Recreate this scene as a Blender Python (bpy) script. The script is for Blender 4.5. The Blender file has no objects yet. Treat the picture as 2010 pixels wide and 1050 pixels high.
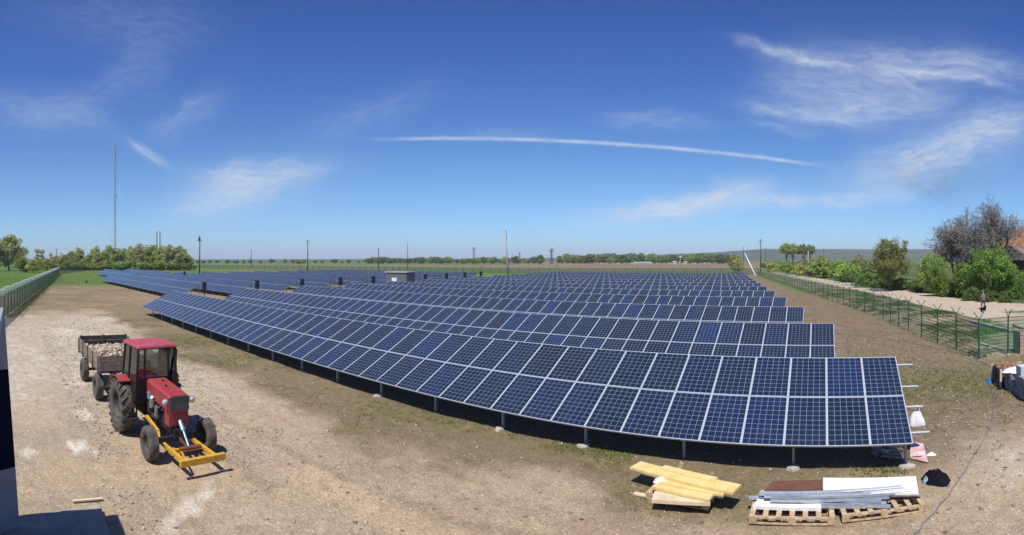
import bpy, math, random
import numpy as np
from mathutils import Vector, Matrix
random.seed(7); rng = np.random.default_rng(7)
sc = bpy.context.scene
col = sc.collection
PI = math.pi
HC = 4.95          # eye height
F, X0, HY = 1014.5, 1615.3, 511.5
def th_of(px): return (px - X0) / F
def G(px, py, z=0.0):
    """point at height z seen in the given direction"""
    t = th_of(px); r = (HC - z) * F / (py - HY)
    return Vector((r*math.sin(t), r*math.cos(t), z))
def PR(px, r, z=0.0):
    t = th_of(px); return Vector((r*math.sin(t), r*math.cos(t), z))
def hgt(py, r): return HC + (HY - py) / F * r

# ------------------------------------------------------------------ helpers
class MB:
    def __init__(s): s.v = []; s.f = []; s.mi = []
    def add(s, vs, fs, m=0):
        b = len(s.v); s.v += [tuple(v) for v in vs]
        s.f += [tuple(i + b for i in f) for f in fs]; s.mi += [m]*len(fs)
    def box(s, c, d, rot=None, m=0, taper=1.0):
        hx, hy, hz = d[0]/2, d[1]/2, d[2]/2
        vs = []
        for z in (-1, 1):
            k = taper if z > 0 else 1.0
            for x, y in ((-1, -1), (1, -1), (1, 1), (-1, 1)):
                vs.append(Vector((x*hx*k, y*hy*k, z*hz)))
        if rot is not None: vs = [rot @ v for v in vs]
        c = Vector(c); vs = [v + c for v in vs]
        s.add(vs, [(3, 2, 1, 0), (4, 5, 6, 7), (0, 1, 5, 4), (1, 2, 6, 5), (2, 3, 7, 6), (3, 0, 4, 7)], m)
    def bar(s, a, b, w, h=None, m=0):
        a = Vector(a); b = Vector(b); d = b - a
        if h is None: h = w
        s.box((a + b)/2, (d.length, w, h), frame(d), m)
    def tube(s, pts, rad, n=8, m=0, caps=True):
        pts = [Vector(p) for p in pts]
        if not hasattr(rad, '__len__'): rad = [rad]*len(pts)
        base = len(s.v); vs = []
        for i, p in enumerate(pts):
            d = pts[min(i+1, len(pts)-1)] - pts[max(i-1, 0)]
            q = frame(d)
            for k in range(n):
                a = 2*PI*k/n
                vs.append(p + q @ Vector((0, math.cos(a)*rad[i], math.sin(a)*rad[i])))
        fs = []
        for i in range(len(pts)-1):
            for k in range(n):
                fs.append((i*n+k, i*n+(k+1) % n, (i+1)*n+(k+1) % n, (i+1)*n+k))
        if caps:
            fs.append(tuple(reversed(range(n)))); fs.append(tuple((len(pts)-1)*n+k for k in range(n)))
        s.add(vs, fs, m)
    def lathe(s, prof, c, axis='y', n=28, m=0):
        """prof: list of (radius, offset along axis)"""
        vs = []
        for r, o in prof:
            for k in range(n):
                a = 2*PI*k/n
                if axis == 'y': vs.append((c[0]+r*math.cos(a), c[1]+o, c[2]+r*math.sin(a)))
                elif axis == 'x': vs.append((c[0]+o, c[1]+r*math.cos(a), c[2]+r*math.sin(a)))
                else: vs.append((c[0]+r*math.cos(a), c[1]+r*math.sin(a), c[2]+o))
        fs = []
        for i in range(len(prof)-1):
            for k in range(n):
                fs.append((i*n+k, i*n+(k+1) % n, (i+1)*n+(k+1) % n, (i+1)*n+k))
        s.add(vs, fs, m)
    def prism(s, poly, axis_vec, m=0):
        n = len(poly); a = Vector(axis_vec)
        vs = [Vector(p) for p in poly] + [Vector(p)+a for p in poly]
        fs = [tuple(reversed(range(n))), tuple(range(n, 2*n))]
        fs += [(i, (i+1) % n, n+(i+1) % n, n+i) for i in range(n)]
        s.add(vs, fs, m)
    def mesh(s, name, mats, smooth=False):
        me = bpy.data.meshes.new(name)
        me.from_pydata(s.v, [], s.f)
        for mt in (mats if isinstance(mats, (list, tuple)) else [mats]): me.materials.append(mt)
        if any(s.mi): me.polygons.foreach_set('material_index', s.mi)
        if smooth: me.polygons.foreach_set('use_smooth', [True]*len(me.polygons))
        me.update(); return me
    def build(s, name, mats, parent=None, bevel=0, smooth=False, loc=None):
        o = link(name, s.mesh(name, mats, smooth), parent)
        if loc is not None: o.location = loc
        if bevel:
            b = o.modifiers.new('bevel', 'BEVEL'); b.width = bevel; b.segments = 2; b.limit_method = 'ANGLE'
        return o
def frame(d):
    d = Vector(d).normalized()
    up = Vector((0, 0, 1)) if abs(d.z) < .95 else Vector((0, 1, 0))
    y = up.cross(d).normalized(); z = d.cross(y)
    return Matrix((d, y, z)).transposed()
def link(name, me, parent=None):
    o = bpy.data.objects.new(name, me); col.objects.link(o)
    if parent: o.parent = parent
    return o
def tag(o, label, cat, group=None):
    o['label'] = label; o['category'] = cat
    if group: o['group'] = group
    return o
def thing(name, label, cat, loc=(0, 0, 0), rz=0, group=None):
    o = bpy.data.objects.new(name, None); col.objects.link(o)
    o.empty_display_size = .2
    o.location = loc; o.rotation_euler = (0, 0, rz)
    return tag(o, label, cat, group)
def npmesh(name, V, Fq, mats, attr=None):
    """V (n,3), Fq (m,k) -> mesh"""
    me = bpy.data.meshes.new(name); k = Fq.shape[1]
    me.vertices.add(len(V)); me.vertices.foreach_set('co', V.astype(np.float32).ravel())
    me.loops.add(Fq.size); me.loops.foreach_set('vertex_index', Fq.astype(np.int32).ravel())
    me.polygons.add(len(Fq))
    me.polygons.foreach_set('loop_start', np.arange(0, Fq.size, k, dtype=np.int32))
    me.polygons.foreach_set('loop_total', np.full(len(Fq), k, dtype=np.int32))
    for m in (mats if isinstance(mats, (list, tuple)) else [mats]): me.materials.append(m)
    if attr:
        for nm, dom, ty, dat in attr:
            a = me.attributes.new(nm, ty, dom)
            a.data.foreach_set('color' if 'COLOR' in ty else 'value', dat.astype(np.float32).ravel())
    me.update(calc_edges=True); me.validate(); return me
# numpy noise
def vnoise(x, y, seed=0):
    xi = np.floor(x).astype(np.int64); yi = np.floor(y).astype(np.int64)
    fx = x-xi; fy = y-yi; fx = fx*fx*(3-2*fx); fy = fy*fy*(3-2*fy)
    def h(a, b):
        n = (a*374761393 + b*668265263 + seed*1274126177) & 0xffffffff
        n = ((n ^ (n >> 13))*1274126177) & 0xffffffff
        return ((n ^ (n >> 16)) & 0xffff)/65535.0
    return (h(xi, yi)*(1-fx)+h(xi+1, yi)*fx)*(1-fy)+(h(xi, yi+1)*(1-fx)+h(xi+1, yi+1)*fx)*fy
def fbm(x, y, seed=0, o=4):
    t = 0; a = .5; s = 0
    for i in range(o):
        t = t + a*vnoise(x*2**i, y*2**i, seed+i*17); s += a; a *= .5
    return t/s
def ss(a, b, x): 
    t = np.clip((x-a)/(b-a), 0, 1); return t*t*(3-2*t)

# ------------------------------------------------------------------ materials
def mat(name, base=(.5, .5, .5), rough=.6, metal=0, noise=.0, nscale=8, base2=None, bump=0, bscale=30, spec=.5, rnd=0.0, coat=0):
    m = bpy.data.materials.new(name); m.use_nodes = True
    N = m.node_tree.nodes; L = m.node_tree.links; p = N['Principled BSDF']
    p.inputs['Roughness'].default_value = rough; p.inputs['Metallic'].default_value = metal
    p.inputs['Specular IOR Level'].default_value = spec
    p.inputs['Coat Weight'].default_value = coat
    p.inputs['Base Color'].default_value = (*base, 1)
    if noise or base2:
        tc = N.new('ShaderNodeTexCoord'); n = N.new('ShaderNodeTexNoise'); n.inputs['Scale'].default_value = nscale
        n.inputs['Detail'].default_value = 6; n.inputs['Roughness'].default_value = .65
        L.new(tc.outputs['Object'], n.inputs['Vector'])
        cr = N.new('ShaderNodeValToRGB')
        b2 = base2 or tuple(max(0, c*(1-noise)) for c in base)
        cr.color_ramp.elements[0].position = .35; cr.color_ramp.elements[1].position = .65
        cr.color_ramp.elements[0].color = (*b2, 1); cr.color_ramp.elements[1].color = (*base, 1)
        L.new(n.outputs['Fac'], cr.inputs['Fac']); out = cr.outputs['Color']
        if rnd:
            oi = N.new('ShaderNodeObjectInfo'); h = N.new('ShaderNodeHueSaturation')
            mr = N.new('ShaderNodeMapRange'); mr.inputs['To Min'].default_value = 1-rnd; mr.inputs['To Max'].default_value = 1+rnd
            L.new(oi.outputs['Random'], mr.inputs['Value']); L.new(mr.outputs[0], h.inputs['Value'])
            L.new(out, h.inputs['Color']); out = h.outputs['Color']
        L.new(out, p.inputs['Base Color'])
    if bump:
        tc2 = N.new('ShaderNodeTexCoord'); n2 = N.new('ShaderNodeTexNoise'); n2.inputs['Scale'].default_value = bscale
        n2.inputs['Detail'].default_value = 5
        L.new(tc2.outputs['Object'], n2.inputs['Vector'])
        b = N.new('ShaderNodeBump'); b.inputs['Strength'].default_value = bump; b.inputs['Distance'].default_value = .02
        L.new(n2.outputs['Fac'], b.inputs['Height']); L.new(b.outputs['Normal'], p.inputs['Normal'])
    return m
def foliage(name, c1, c2, trans=.35):
    m = bpy.data.materials.new(name); m.use_nodes = True
    N = m.node_tree.nodes; L = m.node_tree.links; p = N['Principled BSDF']
    a = N.new('ShaderNodeAttribute'); a.attribute_name = 'tone'
    oi = N.new('ShaderNodeObjectInfo')
    mx = N.new('ShaderNodeMix'); mx.data_type = 'RGBA'
    mx.inputs['A'].default_value = (*c1, 1); mx.inputs['B'].default_value = (*c2, 1)
    L.new(a.outputs['Fac'], mx.inputs['Factor'])
    h = N.new('ShaderNodeHueSaturation'); mr = N.new('ShaderNodeMapRange')
    mr.inputs['To Min'].default_value = .8; mr.inputs['To Max'].default_value = 1.2
    mr2 = N.new('ShaderNodeMapRange'); mr2.inputs['To Min'].default_value = .485; mr2.inputs['To Max'].default_value = .51
    L.new(oi.outputs['Random'], mr.inputs['Value']); L.new(oi.outputs['Random'], mr2.inputs['Value'])
    L.new(mr.outputs[0], h.inputs['Value']); L.new(mr2.outputs[0], h.inputs['Hue'])
    L.new(mx.outputs['Result'], h.inputs['Color']); L.new(h.outputs[0], p.inputs['Base Color'])
    p.inputs['Roughness'].default_value = .6; p.inputs['Specular IOR Level'].default_value = .3
    t = N.new('ShaderNodeBsdfTranslucent'); L.new(h.outputs[0], t.inputs['Color'])
    ms = N.new('ShaderNodeMixShader'); ms.inputs[0].default_value = trans
    L.new(p.outputs[0], ms.inputs[1]); L.new(t.outputs[0], ms.inputs[2])
    L.new(ms.outputs[0], N['Material Output'].inputs['Surface'])
    return m
M = {}
M['alu'] = mat('aluminium', (.56, .58, .61), .45, .35, noise=.1)
M['galv'] = mat('galvanised_steel', (.42, .44, .46), .5, .5, noise=.25, nscale=14)
M['railsteel'] = mat('zinc_rail', (.5, .55, .6), .42, .4, noise=.2, nscale=9)
M['backsheet'] = mat('backsheet', (.35, .35, .36), .7)
M['concrete'] = mat('concrete', (.46, .43, .38), .9, noise=.3, nscale=6, bump=.4)
M['green'] = mat('green_paint', (.010, .11, .055), .45, noise=.25, nscale=3)
M['black'] = mat('black_paint', (.012, .012, .014), .45, noise=.3)
M['rubber'] = mat('tyre_rubber', (.14, .12, .095), .95, base2=(.045, .042, .038), nscale=5, bump=.3)
M['rim'] = mat('dirty_rim', (.08, .075, .07), .7, base2=(.03, .03, .03), nscale=9)
M['red'] = mat('red_paint', (.34, .018, .03), .5, base2=(.27, .06, .05), nscale=4, bump=.05, bscale=12)
M['redroof'] = mat('faded_red_paint', (.42, .07, .09), .55, base2=(.33, .05, .065), nscale=4)
M['engine'] = mat('engine_iron', (.03, .03, .032), .6, base2=(.01, .01, .01), nscale=12)
M['enginemetal'] = mat('bare_metal', (.4, .4, .4), .4, .6, noise=.5, nscale=12)
M['yellow'] = mat('yellow_paint', (.64, .36, .03), .55, base2=(.5, .25, .03), nscale=7)
M['rust'] = mat('rust', (.2, .07, .03), .85, noise=.4)
M['bluemet'] = mat('pale_blue_metal', (.25, .38, .48), .35, .3, noise=.3)
M['lamp'] = mat('lamp_glass', (.7, .68, .65), .12)
M['grille'] = mat('grille_mesh', (.09, .10, .105), .45, noise=.4, nscale=40)
M['oldwood'] = mat('weathered_wood', (.30, .25, .19), .9, base2=(.13, .105, .08), nscale=5, bump=.4)
M['darkwood'] = mat('dark_wood', (.10, .08, .06), .9, base2=(.05, .04, .035), nscale=5)
M['pallet'] = mat('pallet_wood', (.56, .42, .26), .9, base2=(.32, .22, .13), nscale=9, bump=.2)
M['yboard'] = mat('yellow_board', (.74, .57, .25), .8, base2=(.62, .44, .16), nscale=3)
M['pboard'] = mat('pale_board', (.68, .56, .38), .8, base2=(.55, .44, .28), nscale=4)
M['brown'] = mat('brown_sheet', (.17, .075, .04), .6, noise=.3)
M['white'] = mat('white_sheet', (.78, .78, .76), .5, noise=.08)
M['plastic'] = mat('white_plastic', (.75, .76, .78), .35, noise=.05)
M['stone'] = mat('stone', (.42, .37, .30), .95, base2=(.27, .23, .19), nscale=3, bump=.3)
M['rubble'] = mat('rubble', (.5, .40, .30), .95, base2=(.3, .23, .17), nscale=4, bump=.3, rnd=.2)
M['polewood'] = mat('pole_wood', (.11, .085, .07), .9, noise=.3)
M['poleconc'] = mat('pole_concrete', (.42, .40, .37), .9, noise=.2)
M['iron'] = mat('dark_iron', (.08, .08, .085), .6, .2)
M['mastred'] = mat('mast_red', (.42, .33, .34), .6)
M['mastwhite'] = mat('mast_white', (.42, .43, .47), .6)
M['bark'] = mat('bark', (.13, .10, .075), .95, noise=.4, nscale=4)
M['greybark'] = mat('grey_bark', (.26, .235, .22), .95, noise=.4, nscale=4)
M['tile'] = mat('roof_tile', (.33, .14, .075), .9, base2=(.2, .10, .06), nscale=1.2)
M['slate'] = mat('grey_slate', (.22, .20, .17), .85, noise=.3, nscale=4)
M['plaster'] = mat('house_plaster', (.22, .2, .18), .9, noise=.3)
M['glassdark'] = mat('dark_glass', (.01, .012, .02), .08)
M['facade'] = mat('facade_panel', (.30, .31, .34), .7, noise=.12, nscale=2)
M['facade2'] = mat('pale_block', (.52, .53, .58), .8, noise=.15, nscale=3)
M['navy'] = mat('navy_panel', (.010, .014, .035), .9, noise=.2, spec=.05)
M['felt'] = mat('slab_felt', (.36, .31, .24), .9, noise=.3, nscale=3)
M['block'] = mat('concrete_block', (.42, .43, .45), .9, noise=.25, nscale=6, bump=.3)
M['brick'] = mat('old_brick', (.45, .3, .22), .9, base2=(.33, .19, .13), nscale=7)
M['firewood'] = mat('firewood', (.42, .24, .13), .9, base2=(.25, .13, .07), nscale=9)
M['bluesheet'] = mat('blue_film', (.03, .12, .4), .4)
M['cable'] = mat('cable', (.17, .18, .21), .55)
M['net'] = mat('pale_wire', (.62, .63, .62), .5, .3)
M['kiosk'] = mat('kiosk_metal', (.12, .14, .15), .55, noise=.1)
M['kioskroof'] = mat('kiosk_roof', (.34, .36, .37), .6)
M['skin'] = mat('skin', (.45, .27, .2), .6)
M['cloth'] = mat('grey_cloth', (.16, .16, .19), .9, noise=.2)
M['trouser'] = mat('dark_trousers', (.05, .05, .055), .9)
M['carwhite'] = mat('car_white', (.7, .7, .7), .3)
M['fabricblack'] = mat('black_cloth', (.008, .008, .012), .95, spec=.1)

def glass_mat():
    m = bpy.data.materials.new('cab_glass'); m.use_nodes = True
    N = m.node_tree.nodes; L = m.node_tree.links
    N.remove(N['Principled BSDF'])
    t = N.new('ShaderNodeBsdfTransparent'); t.inputs[0].default_value = (.86, .92, .92, 1)
    g = N.new('ShaderNodeBsdfGlossy'); g.inputs['Roughness'].default_value = .03
    fr = N.new('ShaderNodeFresnel'); fr.inputs[0].default_value = 1.5
    a = N.new('ShaderNodeMath'); a.operation = 'ADD'; a.inputs[1].default_value = .06
    L.new(fr.outputs[0], a.inputs[0])
    ms = N.new('ShaderNodeMixShader'); L.new(a.outputs[0], ms.inputs[0])
    L.new(t.outputs[0], ms.inputs[1]); L.new(g.outputs[0], ms.inputs[2])
    L.new(ms.outputs[0], N['Material Output'].inputs['Surface']); return m
M['glass'] = glass_mat()

def cell_mat():
    m = bpy.data.materials.new('solar_cells'); m.use_nodes = True
    N = m.node_tree.nodes; L = m.node_tree.links; p = N['Principled BSDF']
    uv = N.new('ShaderNodeUVMap'); sx = N.new('ShaderNodeSeparateXYZ'); L.new(uv.outputs[0], sx.inputs[0])
    def mth(op, a, b=None, c=None):
        n = N.new('ShaderNodeMath'); n.operation = op
        for i, q in enumerate((a, b, c)):
            if q is None: continue
            if isinstance(q, (int, float)): n.inputs[i].default_value = q
            else: L.new(q, n.inputs[i])
        return n.outputs[0]
    def line(s, w):
        f = mth('FRACT', s); g = mth('SUBTRACT', 1.0, f); mn = mth('MINIMUM', f, g)
        return mth('LESS_THAN', mn, w)
    lm = mth('MAXIMUM', line(sx.outputs['X'], .022), line(sx.outputs['Y'], .022))
    oi = N.new('ShaderNodeObjectInfo'); at = N.new('ShaderNodeAttribute'); at.attribute_name = 'tint'
    r = mth('FRACT', mth('ADD', oi.outputs['Random'], at.outputs['Fac']))
    cr = N.new('ShaderNodeValToRGB'); cr.color_ramp.interpolation = 'LINEAR'
    e = cr.color_ramp.elements
    e[0].position = 0; e[0].color = (.0065, .013, .026, 1)
    e[1].position = 1; e[1].color = (.007, .020, .070, 1)
    for pos, c in ((.08, (.0085, .014, .030)), (.25, (.0065, .016, .034)), (.45, (.0068, .0175, .036)), (.65, (.0068, .0165, .043)), (.9, (.007, .018, .054))):
        q = e.new(pos); q.color = (*c, 1)
    L.new(r, cr.inputs['Fac'])
    # small cell-to-cell variation
    fl = N.new('ShaderNodeVectorMath'); fl.operation = 'FLOOR'; L.new(uv.outputs[0], fl.inputs[0])
    ad = N.new('ShaderNodeVectorMath'); ad.operation = 'ADD'; L.new(fl.outputs[0], ad.inputs[0])
    cb = N.new('ShaderNodeCombineXYZ'); L.new(mth('MULTIPLY', r, 77.0), cb.inputs[0]); L.new(cb.outputs[0], ad.inputs[1])
    wn = N.new('ShaderNodeTexWhiteNoise'); wn.noise_dimensions = '3D'; L.new(ad.outputs[0], wn.inputs['Vector'])
    hs = N.new('ShaderNodeHueSaturation'); L.new(cr.outputs[0], hs.inputs['Color'])
    L.new(mth('MULTIPLY_ADD', wn.outputs['Value'], .35, .85), hs.inputs['Value'])
    mx = N.new('ShaderNodeMix'); mx.data_type = 'RGBA'; L.new(lm, mx.inputs['Factor'])
    L.new(hs.outputs[0], mx.inputs['A']); mx.inputs['B'].default_value = (.25, .29, .36, 1)
    # thin film of dust
    g = N.new('ShaderNodeNewGeometry'); dn = N.new('ShaderNodeTexNoise'); dn.inputs['Scale'].default_value = .8; dn.inputs['Detail'].default_value = 4
    L.new(g.outputs['Position'], dn.inputs['Vector'])
    m2 = N.new('ShaderNodeMix'); m2.data_type = 'RGBA'; L.new(mth('MULTIPLY', dn.outputs['Fac'], .028), m2.inputs['Factor'])
    L.new(mx.outputs['Result'], m2.inputs['A']); m2.inputs['B'].default_value = (.35, .33, .3, 1)
    L.new(m2.outputs['Result'], p.inputs['Base Color'])
    p.inputs['Roughness'].default_value = .22; p.inputs['IOR'].default_value = 1.45
    return m
M['cells'] = cell_mat()

def mesh_fence_mat(dv, dh):
    m = bpy.data.materials.new('welded_mesh'); m.use_nodes = True
    N = m.node_tree.nodes; L = m.node_tree.links; p = N['Principled BSDF']
    p.inputs['Base Color'].default_value = (.006, .105, .055, 1); p.inputs['Roughness'].default_value = .5
    uv = N.new('ShaderNodeUVMap'); sx = N.new('ShaderNodeSeparateXYZ'); L.new(uv.outputs[0], sx.inputs[0])
    def mth(op, a, b=None):
        n = N.new('ShaderNodeMath'); n.operation = op
        for i, q in enumerate((a, b)):
            if q is None: continue
            if isinstance(q, (int, float)): n.inputs[i].default_value = q
            else: L.new(q, n.inputs[i])
        return n.outputs[0]
    a = mth('LESS_THAN', mth('FRACT', mth('MULTIPLY', sx.outputs[0], 16.0)), dv)
    b = mth('LESS_THAN', mth('FRACT', mth('MULTIPLY', sx.outputs[1], 5.0)), dh)
    k = mth('MAXIMUM', a, b)
    t = N.new('ShaderNodeBsdfTransparent'); ms = N.new('ShaderNodeMixShader')
    L.new(k, ms.inputs[0]); L.new(t.outputs[0], ms.inputs[1]); L.new(p.outputs[0], ms.inputs[2])
    L.new(ms.outputs[0], N['Material Output'].inputs['Surface']); return m
M['mesh'] = mesh_fence_mat(.36, .16); M['meshd'] = mesh_fence_mat(.62, .3)

# ------------------------------------------------------------------ camera, light, sky
cd = bpy.data.cameras.new('camera'); cam = bpy.data.objects.new('camera', cd); col.objects.link(cam)
sc.camera = cam; sc.render.engine = 'CYCLES'
cd.type = 'PANO'; cd.panorama_type = 'CENTRAL_CYLINDRICAL'
cd.central_cylindrical_radius = 1.0
cd.central_cylindrical_range_u_min = -1005/F; cd.central_cylindrical_range_u_max = 1005/F
cd.central_cylindrical_range_v_min = -(1050-HY)/F; cd.central_cylindrical_range_v_max = HY/F
cd.clip_end = 60000
cam.location = (0, 0, HC)
cam.rotation_euler = (PI/2, 0, -th_of(1005))
EL = math.radians(61)
sdir = Vector((.25*math.cos(EL), -.968*math.cos(EL), math.sin(EL)))   # towards the sun
sd = bpy.data.lights.new('sun', 'SUN'); sun = bpy.data.objects.new('sun', sd); col.objects.link(sun)
sd.energy = 4.4; sd.angle = math.radians(.5); sd.color = (1, .955, .89)
sun.rotation_euler = sdir.to_track_quat('Z', 'Y').to_euler()
sc.view_settings.view_transform = 'Standard'; sc.view_settings.look = 'None'
sc.view_settings.exposure = .30; sc.view_settings.gamma = 1

def build_world():
    w = bpy.data.worlds.new('World'); sc.world = w; w.use_nodes = True
    N = w.node_tree.nodes; L = w.node_tree.links; bg = N['Background']
    sky = N.new('ShaderNodeTexSky'); sky.sky_type = 'NISHITA'; sky.sun_disc = False
    sky.sun_elevation = EL; sky.sun_rotation = math.atan2(sdir.x, sdir.y)
    sky.air_density = 1.0; sky.dust_density = .6; sky.ozone_density = 2.0; sky.altitude = 100
    def mth(op, a, b=None, c=None):
        n = N.new('ShaderNodeMath'); n.operation = op
        for i, q in enumerate((a, b, c)):
            if q is None: continue
            if isinstance(q, (int, float)): n.inputs[i].default_value = q
            else: L.new(q, n.inputs[i])
        return n.outputs[0]
    tc = N.new('ShaderNodeTexCoord'); sx = N.new('ShaderNodeSeparateXYZ'); L.new(tc.outputs['Generated'], sx.inputs[0])
    X, Y, Z = sx.outputs
    hr = mth('SQRT', mth('ADD', mth('MULTIPLY', X, X), mth('MULTIPLY', Y, Y)))
    az = mth('ARCTAN2', X, Y); tv = mth('DIVIDE', Z, mth('MAXIMUM', hr, .001))
    cu = N.new('ShaderNodeCombineXYZ'); L.new(az, cu.inputs[0]); L.new(tv, cu.inputs[1])
    def nz(scale, detail=5, rough=.6, off=0, stretch=None, ang=0):
        mp = N.new('ShaderNodeMapping'); mp.inputs['Location'].default_value = (off, off*.7, off*.3)
        mp.inputs['Rotation'].default_value = (0, 0, ang)
        mp.inputs['Scale'].default_value = stretch or (1, 1, 1)
        L.new(cu.outputs[0], mp.inputs['Vector'])
        n = N.new('ShaderNodeTexNoise'); n.inputs['Scale'].default_value = scale
        n.inputs['Detail'].default_value = detail; n.inputs['Roughness'].default_value = rough
        L.new(mp.outputs[0], n.inputs['Vector']); return n
    wn = nz(5, 4, .6, 3.1); ws = N.new('ShaderNodeSeparateColor'); L.new(wn.outputs['Color'], ws.inputs[0])
    wa = mth('MULTIPLY', mth('SUBTRACT', ws.outputs[0], .5), .16); wb = mth('MULTIPLY', mth('SUBTRACT', ws.outputs[1], .5), .07)
    U = mth('ADD', az, wa); V = mth('ADD', tv, wb)
    total = None
    def addm(mk):
        nonlocal total
        total = mk if total is None else mth('ADD', total, mk)
    def wisp(ax, ay, bx, by, w, amp, sc_=18, skew=1, warp=True):
        u0, v0 = (th_of((ax+bx)/2)), (HY-(ay+by)/2)/F
        du, dv = (bx-ax)/F, -(by-ay)/F
        Ln = math.hypot(du, dv); ang = math.atan2(dv, du); ca, sa = math.cos(ang), math.sin(ang)
        uu, vv = (U, V) if warp else (az, tv)
        p = mth('SUBTRACT', uu, u0); q = mth('SUBTRACT', vv, v0)
        a = mth('DIVIDE', mth('ADD', mth('MULTIPLY', p, ca), mth('MULTIPLY', q, sa)), Ln/2)
        b = mth('DIVIDE', mth('SUBTRACT', mth('MULTIPLY', q, ca), mth('MULTIPLY', p, sa)), w/F)
        e = mth('EXPONENT', mth('MULTIPLY', mth('ADD', mth('POWER', mth('ABSOLUTE', a), 3.0), mth('MULTIPLY', b, b)), -1.0))
        cb = N.new('ShaderNodeCombineXYZ'); L.new(mth('MULTIPLY', a, Ln*1.1), cb.inputs[0]); L.new(mth('MULTIPLY_ADD', b, w/F*9, ax*.37), cb.inputs[1])
        n = N.new('ShaderNodeTexNoise'); n.inputs['Scale'].default_value = sc_*.55; n.inputs['Detail'].default_value = 6; n.inputs['Roughness'].default_value = .6; L.new(cb.outputs[0], n.inputs['Vector'])
        k = mth('MULTIPLY', e, mth('MULTIPLY_ADD', n.outputs['Fac'], 2.3, -.45))
        addm(mth('MULTIPLY', mth('MAXIMUM', k, 0.0), amp))
    W = [(1560, 130, 1990, 150, 62, .16), (1500, 190, 1880, 215, 50, .14), (360, 400, 640, 345, 48, .20), (1180, 425, 1560, 385, 26, .22), (1680, 330, 2040, 270, 60, .18), (1455, 82, 1680, 130, 13, .55), (1640, 95, 1990, 125, 24, .34), (1740, 128, 1985, 172, 11, .60), (1850, 120, 2060, 150, 20, .25),
         (1530, 150, 1760, 205, 52, .30), (1470, 205, 1690, 243, 14, .40), (1620, 225, 1850, 205, 22, .30), (1700, 120, 1840, 190, 26, .32),
         (1660, 345, 2010, 265, 34, .50), (1860, 265, 2060, 225, 30, .48), (1700, 350, 1900, 330, 26, .28),
         (1150, 436, 1480, 376, 15, .55), (1230, 412, 1470, 368, 20, .48), (1400, 408, 1800, 376, 16, .55),
         (340, 425, 500, 345, 34, .42), (380, 345, 660, 322, 22, .42), (420, 385, 600, 345, 26, .34),
         (-40, 205, 210, 245, 30, .22), (60, 235, 260, 150, 34, .10), (190, 120, 330, 130, 60, .11), (310, 260, 440, 180, 30, .20),
         (60, 20, 420, 60, 60, .11), (1170, 232, 1400, 240, 16, .22), (600, 260, 860, 180, 30, .13), (940, 262, 1060, 258, 10, .16), (1490, 240, 1600, 262, 9, .22)]
    for w_ in W: wisp(*w_)
    wisp(252, 276, 328, 326, 8, .55, 30, warp=False)
    # old vapour trail: one straight line of sky seen from the ground
    x_ = mth('MULTIPLY_ADD', az, F, X0); yq = mth('MULTIPLY_ADD', mth('POWER', mth('SUBTRACT', x_, 880), 2.0), 1.0e-4, 271.5)
    yy = mth('MULTIPLY_ADD', tv, -F, HY)
    n1 = nz(40, 4, .6, 9, (1, 3, 1))
    wd = mth('MULTIPLY_ADD', n1.outputs['Fac'], 4.0, 1.6)
    b = mth('DIVIDE', mth('SUBTRACT', yy, yq), wd)
    mk = mth('EXPONENT', mth('MULTIPLY', mth('MULTIPLY', b, b), -1.0))
    def srange(v, a, b_):
        r = N.new('ShaderNodeMapRange'); r.interpolation_type = 'SMOOTHSTEP'
        r.inputs['From Min'].default_value = a; r.inputs['From Max'].default_value = b_; L.new(v, r.inputs['Value']); return r.outputs[0]
    mk = mth('MULTIPLY', mk, mth('MULTIPLY', srange(x_, 690, 880), srange(x_, 1665, 1500)))
    n2_ = nz(16, 5, .65, 4, (1, 2.5, 1)); mk = mth('MULTIPLY', mk, mth('MULTIPLY_ADD', n2_.outputs['Fac'], 1.3, -.08))
    addm(mk)
    tot = mth('MINIMUM', total, .8)
    # sky: saturate the zenith, pale the rim a little
    hs = N.new('ShaderNodeHueSaturation'); hs.inputs['Saturation'].default_value = 1.12; L.new(sky.outputs[0], hs.inputs['Color'])
    gr = N.new('ShaderNodeValToRGB'); e = gr.color_ramp.elements; k_ = .5/1.23
    gl = [(0.0, (.74, 1.06, 1.80)), (.03, (.70, 1.06, 1.62)), (.16, (.69, .96, 1.31)), (.356, (.50, .76, 1.27)), (.494, (.40, .62, 1.13)), (1.0, (.45, .6, 1.05))]
    e[0].position = 0; e[1].position = 1
    for i, (ps, c) in enumerate(gl):
        q = e[0] if i == 0 else e[-1] if i == len(gl)-1 else e.new(ps); q.color = (c[0]*k_, c[1]*k_, c[2]*k_, 1)
    L.new(tv, gr.inputs['Fac'])
    vm = N.new('ShaderNodeVectorMath'); vm.operation = 'MULTIPLY'; L.new(hs.outputs[0], vm.inputs[0]); L.new(gr.outputs[0], vm.inputs[1])
    v2 = N.new('ShaderNodeVectorMath'); v2.operation = 'SCALE'; v2.inputs['Scale'].default_value = 2.0; L.new(vm.outputs[0], v2.inputs[0])
    mx = N.new('ShaderNodeMix'); mx.data_type = 'RGBA'
    L.new(tot, mx.inputs['Factor']); L.new(v2.outputs[0], mx.inputs['A']); mx.inputs['B'].default_value = (5.2, 5.9, 6.9, 1)
    L.new(mx.outputs['Result'], bg.inputs['Color']); bg.inputs['Strength'].default_value = .10
build_world()

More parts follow.
